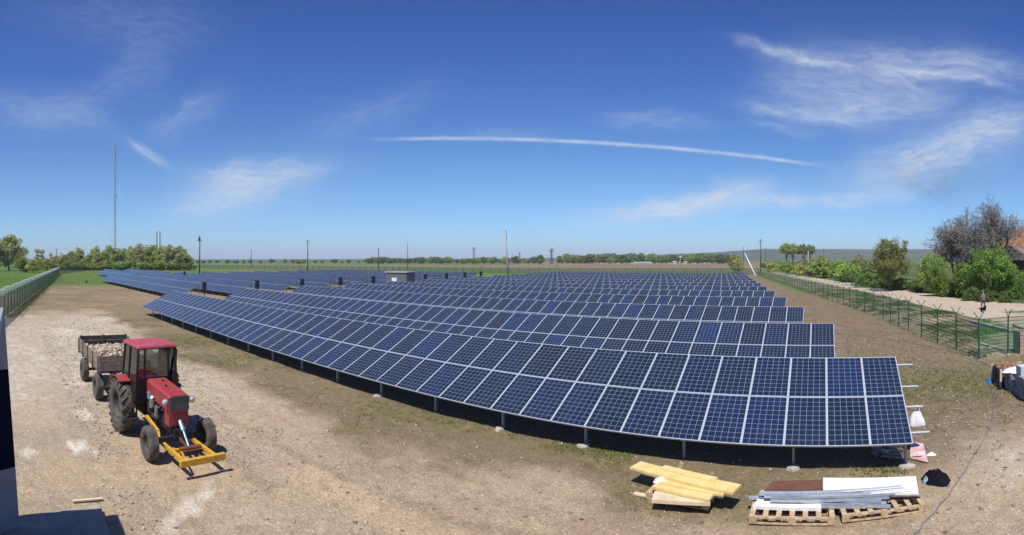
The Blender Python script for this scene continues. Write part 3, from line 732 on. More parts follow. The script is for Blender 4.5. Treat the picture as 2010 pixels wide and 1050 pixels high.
# ------------------------------------------------------------------ fences
def fence(name, pts, label, sp=2.6, h=2.0, arms=True, coil=0.0, postm='green', zmesh=True, psize=.06, armh=.45, arm_tilt=.35):
    t = thing(name, label, 'fence', pts[0])
    org = Vector(pts[0]); P = [Vector(p) for p in pts]
    g = MB(); g.box((0, 0, h/2), (psize, psize, h)); 
    if arms:
        g.bar((0, 0, h-.02), (arm_tilt, 0, h+armh), .035); 
        if arms == 2: g.bar((0, 0, h-.02), (-arm_tilt, 0, h+armh), .035)
    pm = g.mesh('post', M[postm]); posts = []
    for a, b in zip(P[:-1], P[1:]):
        L_ = (b-a).length; n = max(1, round(L_/sp))
        rz = math.atan2((b-a).y, (b-a).x)-PI/2
        for i in range(n+(1 if b is P[-1] or (b-P[-1]).length < .01 else 0)):
            posts.append((a.lerp(b, i/n), rz))
    posts_n = [q for q in posts]
    near = sorted(range(len(posts)), key=lambda i: posts[i][0].length)[:96]; ns = set(near); rest = MB()
    for i, (p, rz) in enumerate(posts):
        z = gz(p.x, p.y)-.05
        if i in ns:
            o = link('post', pm, t); o.location = (p.x-org.x, p.y-org.y, z); o.rotation_euler = (random.uniform(-.012, .012), random.uniform(-.012, .012), rz)
        else:
            rest.box((p.x-org.x, p.y-org.y, h/2), (psize, psize, h)); rest.bar((p.x-org.x, p.y-org.y, h), (p.x-org.x+arm_tilt*math.cos(rz), p.y-org.y+arm_tilt*math.sin(rz), h+armh), .035)
    if rest.v: r_ = rest.build('distant_post', M[postm], t); r_['kind'] = 'stuff'
    if zmesh:
        g = MB(); UV = []; u = 0
        for a, b in zip(P[:-1], P[1:]):
            L_ = (b-a).length; g.add([(a.x-org.x, a.y-org.y, .08), (b.x-org.x, b.y-org.y, .08), (b.x-org.x, b.y-org.y, h-.03), (a.x-org.x, a.y-org.y, h-.03)], [(0, 1, 2, 3)])
            UV += [(u, 0), (u+L_, 0), (u+L_, h), (u, h)]; u += L_
        me = g.mesh('wire_mesh', M['meshd' if coil else 'mesh']); l = me.uv_layers.new(name='UVMap'); l.data.foreach_set('uv', [c for q in UV for c in q]); link('wire_mesh', me, t)
    g = MB()   # tension wires on the arms
    for a, b in zip(P[:-1], P[1:]):
        d = (b-a).normalized(); nrm = Vector((d.y, -d.x, 0))
        for q in (.35, .7, 1.0):
            for sg in ((1, -1) if arms == 2 else (1,)):
                off = nrm*arm_tilt*q*sg
                g.tube([a-org+off+Vector((0, 0, h+armh*q)), b-org+off+Vector((0, 0, h+armh*q))], .006, 3)
    if arms: g.build('barbed_wire', M['net'], t)
    if coil:
        g = MB(); pts_ = []
        for a, b in zip(P[:-1], P[1:]):
            d = (b-a).normalized(); nrm = Vector((d.y, -d.x, 0)); L_ = (b-a).length; n = int(L_/.33*11)
            for i in range(n+1):
                ph = i/11*2*PI; rr = coil*(1+.12*math.sin(i*.031)); s_ = L_*i/n
                pts_.append(a-org+d*(s_+.1*math.sin(i*.17))+nrm*(math.cos(ph)*rr)+Vector((0, 0, h+coil*.9+math.sin(ph)*rr+.05*math.sin(s_*.8))))
        g.tube(pts_, .008, 3); g.build('wire_coil', M['net'], t)
    return t
fence('mesh_fence', [(-30, -2.4, 0), (-44.5, -.6, 0), (-100, 6.4, 0), (-188, 17.5, 0)], 'green mesh fence on the left topped with coiled white barbed wire', 2.6, 2.1, 1, .26, armh=.35, arm_tilt=.12)
A_ = Vector((7.71, 24.76, 0))
fence('mesh_fence', [(14.5, 25.6, 0), (9.5, 25.4, 0), A_, (6.0, 36, 0), (5.1, 43.6, 0), (-22, 174, 0)], 'green mesh fence on the right beside the dirt road, posts with forked arms', 2.75, 2.05, 2, .0, armh=.38, arm_tilt=.28)
g_ = fence('boundary_fence', [(-22, 174, 0), (-200, 152, 0), (-300, 118, 0), (-340, 60, 0), (-188, 17.5, 0)], 'thin dark post fence running across the far end of the solar field', 4.2, 2.4, 1, 0, postm='iron', psize=.16, armh=.3)
tag(link('torn_rag', (lambda g: (g.tube([(-.16, 0, .1), (-.05, .03, .0), (.06, 0, .07), (.17, .02, .22)], [.04, .14, .12, .03], 7), g.mesh('torn_rag', M['fabricblack'], True))[1])(MB())), 'black rag caught on the barbed wire of the right fence', 'rag').location = (8.05, 25.15, 2.42)

# ------------------------------------------------------------------ poles and masts
def pole(px, r, ytop, label, kind='wood', lean=0, arms=2, rad=.14, name='utility_pole', group=None):
    p = PR(px, r); H = hgt(ytop, r); t = thing(name, label, 'pole', (p.x, p.y, 0), -th_of(px), group)
    m = M['poleconc'] if kind == 'conc' else M['polewood']
    g = MB(); tp = Vector((lean, 0, H)); g.tube([(0, 0, -.2), tp*.5, tp], [rad, rad*.85, rad*.65], 8); g.build('shaft', m, t, smooth=True)
    for i in range(arms):
        z = H-.35-.9*i; q = tp*(z/H)
        g = MB(); g.bar(q+Vector((-.9, 0, 0)), q+Vector((.9, 0, 0)), .12); c = g.build('crossarm', m if kind != 'conc' else M['iron'], t)
        for x in (-.8, -.35, .35, .8):
            g = MB(); g.tube([q+Vector((x, 0, .05)), q+Vector((x, 0, .3))], [.05, .07], 6); g.build('insulator', M['mastwhite'], c)
    return t, H, tp
t, H, tp = pole(391.5, 138, 466, 'dark utility pole with a bulky lamp head behind the left rows', 'wood', .1, 0, .19)
g = MB(); g.box((.0, 0, H-.35), (.5, .5, .9)); g.box((.0, 0, H+.3), (.14, .14, .7)); g.bar((-.75, 0, H-.9), (.75, 0, H-.9), .13); g.bar((-.7, 0, H-.9), (0, 0, H-.1), .08); g.bar((.7, 0, H-.9), (0, 0, H-.1), .08); g.build('lamp_head', M['iron'], t)
t, H, tp = pole(997.5, 141, 454, 'leaning pale concrete pole rising from the middle of the solar rows', 'conc', -.78, 0, .27)
g = MB(); g.tube([tp*.80+Vector((.12, 0, 0)), tp*1.0+Vector((.1, 0, .4))], [.15, .11], 8); g.build('wooden_top', M['polewood'], t)
g = MB(); g.bar(tp*.9+Vector((-.35, 0, 0)), tp*.9+Vector((.45, 0, 0)), .12); g.build('crossarm', M['polewood'], t)
pole(1493, 225, 470, 'tall dark wooden pole with crossarms at the far end of the right fence', 'wood', 0, 2, .26)
pole(1586.5, 179, 492, 'pale slim pole beside the dirt road below the round-topped poplars', 'conc', 0, 0, .2)
pole(1617, 300, 487, 'short dark pole above the scrub right of the poplars', 'wood', 0, 0, .3)
pole(604, 230, 471, 'far utility pole with crossarms right of the lamp-headed pole', 'wood', 0, 2, .25)
pole(743, 300, 486, 'dark pole standing beyond the transformer kiosk to its left', 'wood', 0, 1, .33)
pole(800, 320, 478, 'thin tall pole standing right behind the transformer kiosk', 'wood', 0, 1, .22)
pole(493, 330, 490, 'small pole on the horizon between the lamp-headed pole and the next one', 'wood', 0, 1, .26)
pole(1093, 300, 484, 'slim pale pole behind the rows, right of the small lattice pylon', 'conc', .2, 1, .2)
pole(1503, 280, 486, 'faint thin pole just right of the tall dark wooden pole', 'wood', 0, 0, .2)
pole(1459, 300, 484, 'faint thin pole over the yellowish bush by the leaning prop', 'wood', 0, 0, .2)
pole(111, 330, 488, 'thin pole above the shrubs at the left end of the wood', 'wood', 0, 1, .26)
pole(120, 320, 496, 'shorter thin pole just right of the one above the left shrubs', 'wood', 0, 1, .26)
for px, nm in ((308, 'left'), (314, 'right')):
    pole(px, 330, 454, '%s one of two close dark poles rising above the wood' % nm, 'wood', 0, 0, .42)
# leaning white prop by the corner of the fence
p = G(1483, 541); q = PR(1462, 176, hgt(497, 176)); t = thing('leaning_pole', 'white leaning pole propped by the far corner of the right fence', 'pole', (p.x, p.y, 0))
g = MB(); g.tube([(0, 0, 0), q-p], [.2, .12], 8); g.build('shaft', M['white'], t, smooth=True)
g = MB(); g.box((0, 0, .2), (1.1, 1.1, .5)); g.build('base', M['concrete'], t)
def lattice(px, r, ytop, w0, w1, label, guys=False, name='lattice_pylon', seg=10, bar=.12, mats=('iron',), cat='pylon', arms=0):
    p = PR(px, r); H = hgt(ytop, r); t = thing(name, label, cat, (p.x, p.y, 0), -th_of(px))
    G_ = [MB()]
    def cor(z):
        w = w0+(w1-w0)*z/H; return [Vector((math.cos(a)*w, math.sin(a)*w, z)) for a in (0, PI/2, PI, 1.5*PI)]
    for i in range(seg):
        a, b = cor(H*i/seg), cor(H*(i+1)/seg); nb = 4*len(mats) if len(mats) > 1 else 1; bi = i*nb//seg
        if bi >= len(G_): G_.append(MB())
        g = G_[bi]
        for k in range(4):
            g.bar(a[k], b[k], bar); g.bar(a[k], b[(k+1) % 4], bar*.6); g.bar(b[k], b[(k+1) % 4], bar*.6)
    for i_, g in enumerate(G_): g.build('lattice_section', M[mats[i_ % len(mats)]], t)
    for i in range(arms):
        g = MB(); z = H*(.98-.13*i); g.bar((-w0*1.6, 0, z), (w0*1.6, 0, z), bar*1.4); g.bar((-w0*1.6, 0, z), (0, 0, z+H*.06), bar*.7); g.bar((w0*1.6, 0, z), (0, 0, z+H*.06), bar*.7); g.build('crossarm', M['iron'], t)
    if guys:
        for lv in (.35, .62, .9):
            for k in range(3):
                a = k*2*PI/3+.4; g = MB(); g.tube([(0, 0, H*lv), (math.cos(a)*H*.3, math.sin(a)*H*.3, 0)], .018, 3); g.build('guy_wire', M['iron'], t)
        for k in range(6):
            a = k*PI/3; z = H-2.5 if k % 2 else H-6
            g = MB(); g.box((math.cos(a)*1.0, math.sin(a)*1.0, z), (.4, .4, 2.8)); g.build('antenna', M['mastwhite'], t)
        g = MB(); g.lathe([(.01, 0), (.9, .15), (.9, .3), (.01, .4)], (0, -.7, H*.6), 'y', 14); g.build('dish', M['mastwhite'], t)
lattice(226, 300, 285, .55, .45, 'very tall thin pale grey guyed radio mast with antennas at its top', True, 'radio_mast', 40, .13, ('mastwhite', 'mastwhite', 'mastred'), 'mast')
lattice(1082.5, 700, 489, 2.2, .5, 'small dark lattice pylon on the horizon right of the leaning pole', seg=6, bar=.5, arms=2)
lattice(930, 800, 486, 2.0, .5, 'faint lattice pylon on the horizon left of the leaning pole', seg=6, bar=.35, arms=2)
lattice(1020, 900, 496, 2.0, .5, 'tiny faint pylon on the horizon just right of the leaning pole', seg=5, bar=.35, arms=1)

# ------------------------------------------------------------------ trees
def blobs(nc, rx, rz, zc, seed, low=-1.0):
    r = np.random.default_rng(seed); out = []
    while len(out) < nc:
        v = r.normal(0, 1, 3); v /= np.linalg.norm(v); k = r.uniform(.35, 1)**.5
        if v[2] < low: continue
        bump = 1+.22*math.sin(3*math.atan2(v[1], v[0])+seed)+.12*math.sin(5*v[2]+seed*2)
        out.append((v[0]*rx*k*bump, v[1]*rx*k*bump, zc+v[2]*rz*k))
    return np.array(out)
def leaf_mesh(cent, per, spread, size, seed, matn, aspect=1.6, dens_noise=True):
    r = np.random.default_rng(seed); n = len(cent)*per
    C = np.repeat(cent, per, 0); tone = np.repeat(r.uniform(0, 1, len(cent)), per)*.6+r.uniform(0, 1, n)*.4
    cs = np.repeat(r.uniform(.6, 1.25, len(cent)), per)
    d = r.normal(0, 1, (n, 3)); d /= np.linalg.norm(d, axis=1)[:, None]; d *= (r.uniform(0, 1, n)**.5)[:, None]*spread*cs[:, None]
    P = C+d; a = r.normal(0, 1, (n, 3)); a /= np.linalg.norm(a, axis=1)[:, None]
    b = np.cross(a, r.normal(0, 1, (n, 3))); b /= np.linalg.norm(b, axis=1)[:, None]
    s = size*r.uniform(.5, 1.3, n)[:, None]; a = a*s*aspect*.5; b = b*s*.5
    V = np.stack([P-a, P-b*.9, P+a, P+b*.9], 1).reshape(-1, 3); Fq = np.arange(n*4).reshape(-1, 4)
    return npmesh('crown', V, Fq, M[matn], [('tone', 'FACE', 'FLOAT', tone)])
def trunk_mesh(H, r0, tips, seed, matn='bark', nl=5, ctr=.35):
    r = random.Random(seed); g = MB(); x = y = 0; pts = [(0, 0, -.2)]; n = 5
    for i in range(1, n+1): x += r.uniform(-.04, .04)*H; y += r.uniform(-.04, .04)*H; pts.append((x, y, H*i/n))
    g.tube(pts, [r0*(1.25 if i == 0 else 1-.16*i) for i in range(n+1)], 8)
    for c in tips:
        i = r.randint(1, n-1) if ctr < .9 else 1; a = Vector(pts[i]); b = Vector(c); m_ = a.lerp(b, .5)+Vector((0, 0, .1*(b-a).length))
        g.tube([a, m_, b], [r0*.45, r0*.25, r0*.06], 5)
    return g.mesh('trunk', M[matn], True)
M['fol_fresh'] = foliage('fresh_foliage', (.13, .25, .045), (.30, .46, .095))
M['fol_mid'] = foliage('mid_foliage', (0.172, 0.262, 0.051), (0.343, 0.460, 0.100))
M['fol_dark'] = foliage('dark_foliage', (0.102, 0.167, 0.043), (0.203, 0.293, 0.072))
M['fol_yel'] = foliage('yellowish_foliage', (0.296, 0.317, 0.079), (0.484, 0.476, 0.157))
M['fol_wood'] = foliage('wood_foliage', (0.265, 0.365, 0.086), (0.500, 0.500, 0.186), .5)
M['fol_woody'] = foliage('wood_foliage_yellow', (0.374, 0.381, 0.129), (0.500, 0.500, 0.229), .5)
M['fol_brown'] = foliage('budding_twigs', (0.203, 0.190, 0.072), (0.343, 0.333, 0.122))
M['fol_grey'] = foliage('grey_twigs', (.22, .185, .15), (.34, .30, .25), .1)
M['fol_white'] = foliage('blossom', (.42, .44, .34), (.55, .56, .48))
PROTO = {}
def proto(kind, seed, H, R, matn, nc, per, spread, size, trunkfrac=.25, r0=.2, barkn='bark', low=-.9, extra=None):
    rz = H*(1-trunkfrac)/2*1.02; zc = H-rz
    c = blobs(nc, R*.82, rz*.86, zc, seed, low); cr = leaf_mesh(c, per, spread, size, seed, matn)
    tips = [c[i] for i in range(0, len(c), max(1, len(c)//14))]
    tr = trunk_mesh(H*.7, r0, tips, seed, barkn); ex = None
    if extra: ex = leaf_mesh(c[::2]*np.array((1.03, 1.03, 1.01)), extra[1], spread*1.15, extra[2], seed+5, extra[0])
    PROTO[kind] = (tr, cr, ex, H)
def tree(kind, px, r, ytop, label, cat='tree', name='tree', width=1.0, group=None, rz=None, dz=0):
    tr, cr, ex, H = PROTO[kind]; p = PR(px, r); h = max(.5, hgt(ytop, r)-dz); s = h/H
    t = thing(name, label, cat, (p.x, p.y, dz), random.uniform(0, 6.28) if rz is None else rz, group); t.scale = (s*width, s*width, s)
    link('trunk', tr, t); link('crown', cr, t)
    if ex: link('blossom', ex, t)
    return t
# far kinds (unit heights about 10 m)
proto('wood_a', 1, 12, 6.0, 'fol_wood', 60, 60, 1.5, .62, .03, .3)
proto('wood_b', 2, 12, 5.5, 'fol_woody', 60, 52, 1.4, .55, .03, .3)
proto('wood_c', 3, 12, 5.8, 'fol_wood', 60, 60, 1.5, .6, .03, .3)
proto('broad', 4, 16, 7.2, 'fol_woody', 130, 70, 1.6, .5, .06, .35)
proto('bare_olive', 5, 14, 5.5, 'fol_brown', 80, 45, 1.4, .4, .1, .3)
proto('slim', 6, 14, 2.2, 'fol_woody', 26, 38, .9, .45, .12, .22, low=-1)
proto('shrub', 7, 4, 3.2, 'fol_mid', 36, 48, .8, .34, .02, .12)
proto('shrub_y', 8, 4, 2.6, 'fol_yel', 32, 44, .7, .3, .02, .1)
proto('shrub_d', 9, 4, 3.2, 'fol_dark', 36, 48, .8, .34, .02, .12)
proto('shrub_b', 10, 4, 3.0, 'fol_brown', 36, 40, .8, .28, .02, .12)
proto('far_tree', 11, 12, 7.0, 'fol_dark', 34, 26, 2.2, 1.3, .02, .4)
proto('far_tree2', 12, 12, 6.0, 'fol_mid', 34, 26, 2.2, 1.3, .02, .4)
proto('poplar_round', 13, 20, 7.5, 'fol_wood', 80, 70, 1.7, .6, .45, .35, low=-.6)
# left trees
tree('broad', 18, 262, 459, 'tallest rounded tree at the far left edge, half leafed out', width=1.12)
tree('bare_olive', -8, 240, 470, 'brown twiggy tree at the extreme left below the tall rounded tree', width=.9)
tree('bare_olive', 40, 235, 492, 'low brownish tree right under the tall rounded tree at the left', width=.95)
tree('shrub', 50, 220, 503, 'fresh green bush at the foot of the tall rounded left tree', 'bush', 'bush')
tree('slim', 72, 290, 483, 'slim pale tree with bare stem between the left tree and the shrubs', width=1.1)
tree('slim', 84, 290, 485, 'slim yellowish tree just right of the pale-stemmed one', width=1.0)
tree('shrub_y', 66, 215, 507, 'low yellow-green bush behind the left fence', 'bush', 'bush')
tree('slim', 99, 310, 492, 'thin light green tree in the gap before the wood', width=.9)
tree('shrub_y', 113, 290, 500, 'low light bush at the foot of the thin poles on the left', 'bush', 'bush', 1.3)
tree('shrub_y', 90, 260, 506, 'wide low yellowish bush beyond the left fence', 'bush', 'bush', 1.6)
W_ = [(136, 494, 'wood_a', 'leftmost low tree of the wood, bright green'), (153, 487, 'wood_a', 'second tree of the wood from the left, rounded'), (176, 497, 'wood_c', 'lower tree in the dip of the wood left of the radio mast'),
      (192, 484, 'wood_a', 'tree of the wood just left of the radio mast'), (214, 482, 'wood_c', 'dense tree of the wood at the foot of the radio mast'), (234, 488, 'wood_a', 'tree of the wood just right of the radio mast'),
      (254, 482, 'wood_b', 'yellow-green tree of the wood between the mast and the twin poles'), (275, 477, 'wood_b', 'highest yellowish crown of the wood left of the twin poles'), (296, 482, 'wood_a', 'tree of the wood just left of the twin poles'),
      (316, 483, 'wood_c', 'darker tree of the wood right below the twin poles'), (336, 479, 'wood_b', 'tall yellowish tree near the right end of the wood'), (352, 484, 'wood_a', 'second last tree of the wood'), (365, 497, 'wood_c', 'last low tree at the right end of the wood')]
for px, yt, k, lab in W_: tree(k, px, 285+random.uniform(-12, 12), yt, lab, width=1.12)
for i in range(16):
    tree(random.choice(['shrub_d', 'shrub_b', 'shrub']), 128+i*16, 262, random.uniform(511, 516), 'low scrubby bush along the front edge of the wood', 'bush', 'bush', 1.7, 'bushes along the foot of the wood')
# far treeline (things one can tell apart; shared label because they are alike)
for (a, b, n, r0, h0, h1) in ((384, 500, 9, 900, 508.5, 512), (500, 720, 11, 900, 507.5, 512.5), (718, 1000, 34, 850, 503, 508.5), (1005, 1060, 6, 800, 501, 508), (1095, 1435, 46, 850, 498, 505), (1100, 1430, 22, 1300, 496, 501)):
    for i in range(n):
        px = a+(b-a)*(i+random.random())/n
        tree(random.choice(['far_tree', 'far_tree', 'far_tree2']), px, r0*random.uniform(.9, 1.1), random.uniform(h0, h1), 'small dark green tree of the tree line on the horizon', 'tree', 'tree', random.uniform(1.0, 1.7), 'trees of the distant tree line')
tree('far_tree', 1061, 640, 499, 'lone dark tree on the horizon left of the small lattice pylon', width=.6)
tree('broad', 990, 640, 503, 'dark tree on the horizon right behind the leaning concrete pole', width=.8)
tree('broad', 586, 700, 508, 'broad low tree on the horizon below the far utility pole', width=1.8)
# right side
tree('shrub_y', 1443, 215, 497, 'yellow-green bush with a thin trunk at the far fence corner', 'bush', 'bush', .62)
tree('shrub_y', 1449, 205, 505, 'smaller yellowish bush in front of the one at the fence corner', 'bush', 'bush', .7)
tree('poplar_round', 1545, 420, 477, 'left one of two round-topped poplars with bare trunks', width=1.15)
tree('poplar_round', 1556, 428, 478, 'middle poplar trunk cluster left of the gap in the poplars', width=.95)
tree('poplar_round', 1577, 420, 479, 'poplar on the right of the gap with bare trunk', width=.9)
tree('poplar_round', 1589, 425, 480, 'rightmost poplar of the round-topped group', width=.8)
SCR = []
for i in range(78):
    px = random.uniform(1500, 1735); r = random.choice([random.uniform(135, 190), random.uniform(190, 330), random.uniform(330, 620)])
    pt = PR(px, r)
    if pt.x < float(road_hi(pt.y))+2.5: continue
    SCR.append((px, r))
for px, r in SCR:
    tree(random.choice(['shrub', 'shrub_d', 'shrub_b', 'shrub_b', 'shrub_y']), px, r, hgt_y := HY-(random.uniform(2.6, 5.2)-HC)/r*F, 'low scrub bush in the belt beyond the dirt road', 'bush', 'bush', random.uniform(.9, 1.5), 'scrub bushes beyond the dirt road')
for (px, r, yt, k, w, lab) in ((1515, 200, 514, 'shrub_y', 1.3, 'yellow-green bush beside the road near the tall dark pole'), (1552, 180, 512, 'shrub', 1.2, 'green bush left of the pale slim pole by the road'), (1570, 165, 519, 'shrub_y', 1.4, 'low bright bush at the road edge below the poplars'),
        (1625, 150, 504, 'shrub', 1.2, 'rounded green bush among the scrub behind the road'), (1652, 128, 510, 'shrub', 1.0, 'fresh green bush in the scrub left of the dark hedge'), (1668, 118, 517, 'shrub', 1.1, 'bright green bush just left of the dark hedge by the road'),
        (1690, 106, 525, 'shrub_d', 1.3, 'dark hedge clump overhanging the road edge'), (1715, 100, 527, 'shrub_d', 1.4, 'dark bush at the foot of the brown rounded tree'), (1600, 210, 503, 'shrub_b', 1.5, 'brown bush behind the pale slim pole'), (1696, 150, 503, 'shrub_b', 1.5, 'brownish bush behind the dark hedge')):
    tree(k, px, r, yt, lab, 'bush', 'bush', w)
# nearer individual trees by the road
proto('brown_tree', 21, 9.3, 3.9, 'fol_brown', 150, 90, .75, .17, .16, .22, extra=('fol_mid', 26, .16))
proto('blossom', 22, 6.2, 2.7, 'fol_mid', 90, 80, .6, .16, .05, .12, extra=('fol_white', 26, .12))
proto('big_bush', 23, 7.0, 4.6, 'fol_fresh', 190, 120, .75, .16, .02, .2)
proto('side_bush', 24, 5.5, 3.0, 'fol_fresh', 110, 100, .7, .16, .02, .14)
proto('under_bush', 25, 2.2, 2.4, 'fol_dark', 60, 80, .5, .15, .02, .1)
tree('brown_tree', 1746, 84, 459, 'rounded half-bare brownish tree with dark forked trunk beside the road', width=.92)
tree('blossom', 1826, 79, 489, 'small tree in white blossom between the brown tree and the big green bush', width=.95)
tree('side_bush', 1838, 72, 520, 'bright green bush at the foot of the blossoming tree', 'bush', 'bush', .8)
tree('big_bush', 1945, 68, 478, 'big rounded fresh green bush in front of the house', 'bush', 'bush', .9)
tree('side_bush', 1896, 70, 512, 'green bush at the left shoulder of the big bush before the house', 'bush', 'bush', .9)
tree('side_bush', 2000, 66, 530, 'green bush at the right edge of the picture in front of the house', 'bush', 'bush', .8)
tree('big_bush', 2045, 74, 515, 'large green bush right of the house wall at the picture edge', 'bush', 'bush', .7)
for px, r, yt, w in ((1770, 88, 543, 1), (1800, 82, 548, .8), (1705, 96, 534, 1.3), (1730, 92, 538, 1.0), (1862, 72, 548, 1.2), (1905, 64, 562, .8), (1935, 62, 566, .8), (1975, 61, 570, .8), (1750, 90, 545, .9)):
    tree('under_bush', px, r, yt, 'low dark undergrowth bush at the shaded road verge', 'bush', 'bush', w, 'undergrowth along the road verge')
# bare grey tree: fine branching
def bare_tree(px, r, ytop, label, seed, spread=.62, width=1.0):
    rr = random.Random(seed); p = PR(px, r); H = hgt(ytop, r); t = thing('bare_tree', label, 'tree', (p.x, p.y, 0), rr.uniform(0, 6))
    g = MB(); tips = []
    def br(a, d, L_, rad, dep):
        b = a+d*L_; g.tube([a, a+d*L_*.5+Vector((rr.uniform(-.05, .05)*L_, rr.uniform(-.05, .05)*L_, 0)), b], [rad, rad*.8, rad*.62], 6 if dep < 3 else 4, caps=False)
        if dep >= 3: tips.append((b, d, L_)); tips.append((a.lerp(b, .5), d, L_))
        if dep == 6: return
        for i in range(rr.choice((2, 3)) if dep else 4):
            ax = Vector((rr.gauss(0, 1), rr.gauss(0, 1), rr.gauss(0, .8))).normalized()
            st = b if (i < 2 and dep) else a.lerp(b, rr.uniform(.35, 1))
            nd = (d*1.0+ax*spread*rr.uniform(.7, 1.5)+Vector((0, 0, .10 if dep < 3 else -.02))).normalized(); br(st, nd, L_*rr.uniform(.62, .86), rad*.6, dep+1)
        if dep < 4: br(b, (d+Vector((rr.gauss(0, .12), rr.gauss(0, .12), .25))).normalized(), L_*.82, rad*.66, dep+1)
    br(Vector((0, 0, 0)), Vector((rr.uniform(-.05, .05), 0, 1)).normalized(), H*.2, H*.02, 0)
    zs = max(v[2] for v in g.v); k = H/zs
    s_ = g.build('trunk', M['greybark'], t, smooth=True); s_.scale = (k*width, k*width, k)
    R_ = np.random.default_rng(seed); C = np.array([list(b) for b, d, L_ in tips]); n = max(1, 5500//len(C))
    C = np.repeat(C, n, 0); d = R_.normal(0, 1, C.shape); d /= np.linalg.norm(d, axis=1)[:, None]
    L_ = R_.uniform(.25, .7, len(C))[:, None]; a = C+d*.1; b = a+d*L_; w = np.cross(d, R_.normal(0, 1, C.shape)); w /= np.linalg.norm(w, axis=1)[:, None]; w *= .015
    V = np.stack([a-w, a+w, b+w*1.6, b-w*1.6], 1).reshape(-1, 3)
    me = npmesh('twigs', V, np.arange(len(V)).reshape(-1, 4), M['fol_grey'], [('tone', 'FACE', 'FLOAT', R_.uniform(0, 1, len(C)))])
    o = link('crown', me, t); o.scale = (k*width, k*width, k)
bare_tree(1944, 78, 384, 'tall bare grey tree standing before the orange-roofed house', 3, .62, .86)
bare_tree(1893, 82, 404, 'slightly lower bare grey tree left of the tallest one', 11, .62, .86)
0 and bare_tree(2018, 84, 372, 'bare grey tree cut by the right edge of the picture', 5, .6, .7)
bare_tree(1872, 86, 428, 'small bare grey tree left of the two tall bare ones', 8, .66, 1.05)

# house
def house():
    p = PR(2003, 90); t = thing('house', 'old house with orange tiled hip roof behind the bare trees', 'house', (p.x, p.y, 0), -.62)
    g = MB(); g.box((3, 0, 3.1), (15, 9, 6.2)); w = g.build('wall', M['plaster'], t)
    hw = [(-5.1, -5.1, 6.2), (11.1, -5.1, 6.2), (11.1, 5.1, 6.2), (-5.1, 5.1, 6.2), (-.2, 0, 10.7), (6.2, 0, 10.7)]
    g = MB(); g.add(hw, [(0, 1, 5, 4), (1, 2, 5), (2, 3, 4, 5), (3, 0, 4), (3, 2, 1, 0)]); rf = g.build('roof', M['tile'], t)
    g = MB(); g.box((1.5, 0.9, 10.3), (.6, .6, 1.3)); g.build('chimney', M['brick'], rf)
    g = MB(); g.add([(-4, -9.2, 5.0), (4.6, -9.2, 5.0), (4.6, -4.4, 5.0), (-4, -4.4, 5.0), (.3, -9.2, 7.4), (.3, -4.4, 7.4)], [(0, 1, 4), (1, 2, 5, 4), (2, 3, 5), (3, 0, 4, 5), (3, 2, 1, 0)]); g.build('porch_roof', M['slate'], t)
    g = MB(); g.box((.3, -6.6, 2.5), (7.4, 4.2, 4.98)); g.build('porch', M['darkwood'], t)
    for x in (-3.2, .2, 3.4):
        g = MB(); g.box((x, -8.72, 3.0), (1.3, .06, 1.5)); f_ = g.build('window', M['white'], t)
        g = MB(); g.box((x, -8.76, 3.0), (1.1, .05, 1.3)); g.build('pane', M['glassdark'], f_)
    for x in (6.5, 9):
        g = MB(); g.box((x, -4.53, 4.0), (1.2, .06, 1.6)); f_ = g.build('window', M['white'], t)
        g = MB(); g.box((x, -4.57, 4.0), (1.0, .05, 1.4)); g.build('pane', M['glassdark'], f_)
house()
# far white sheds on the horizon
for (px, r, w, h_, lab) in ((1334, 900, 9, 12, 'white shed on the horizon behind the distant trees'), (1324, 700, 5, 3, 'low white building below the distant tree line'), (1346, 720, 4, 2.6, 'small low white building right of the other low one'), (1262, 760, 26, 1.8, 'long pale low shed before the distant trees')):
    p = PR(px, r); t = thing('shed', lab, 'building', (p.x, p.y, 0), -th_of(px)); g = MB(); g.box((0, 0, h_/2), (w, 8, h_)); g.build('wall', M['concrete'], t)
    g = MB(); g.prism([(-w/2-.4, -4.4, h_), (-w/2-.4, 4.4, h_), (-w/2-.4, 0, h_+1.4)], (w+.8, 0, 0)); g.build('roof', M['kioskroof'], t)
# parked car under the trees
def car():
    p = PR(1791, 88); t = thing('parked_car', 'small white car parked in the shade beyond the dirt road', 'car', (p.x, p.y, 0), .25)
    g = MB(); pr = [(-2, 0, .35), (2, 0, .35), (2.05, 0, .75), (1.1, 0, .95), (-1.95, 0, .95), (-2.05, 0, .7)]
    g.prism([(x, -.8, z) for x, y, z in pr], (0, 1.6, 0)); g.build('body', M['carwhite'], t, bevel=.06)
    g = MB(); g.prism([(-1.7, -.72, .94), (.95, -.72, .94), (.3, -.72, 1.42), (-1.3, -.72, 1.42)], (0, 1.44, 0)); g.build('cabin_glass', M['glassdark'], t, bevel=.04)
    g = MB(); g.box((-.5, 0, 1.44), (1.7, 1.4, .06)); g.build('roof', M['carwhite'], t, bevel=.02)
    for x in (-1.3, 1.3):
        for y in (-.78, .78):
            g = MB(); g.lathe([(.01, -.1), (.3, -.1), (.31, 0), (.3, .1), (.01, .1)], (x, y, .3), 'y', 16); g.build('wheel', M['rubber'], t)
car()

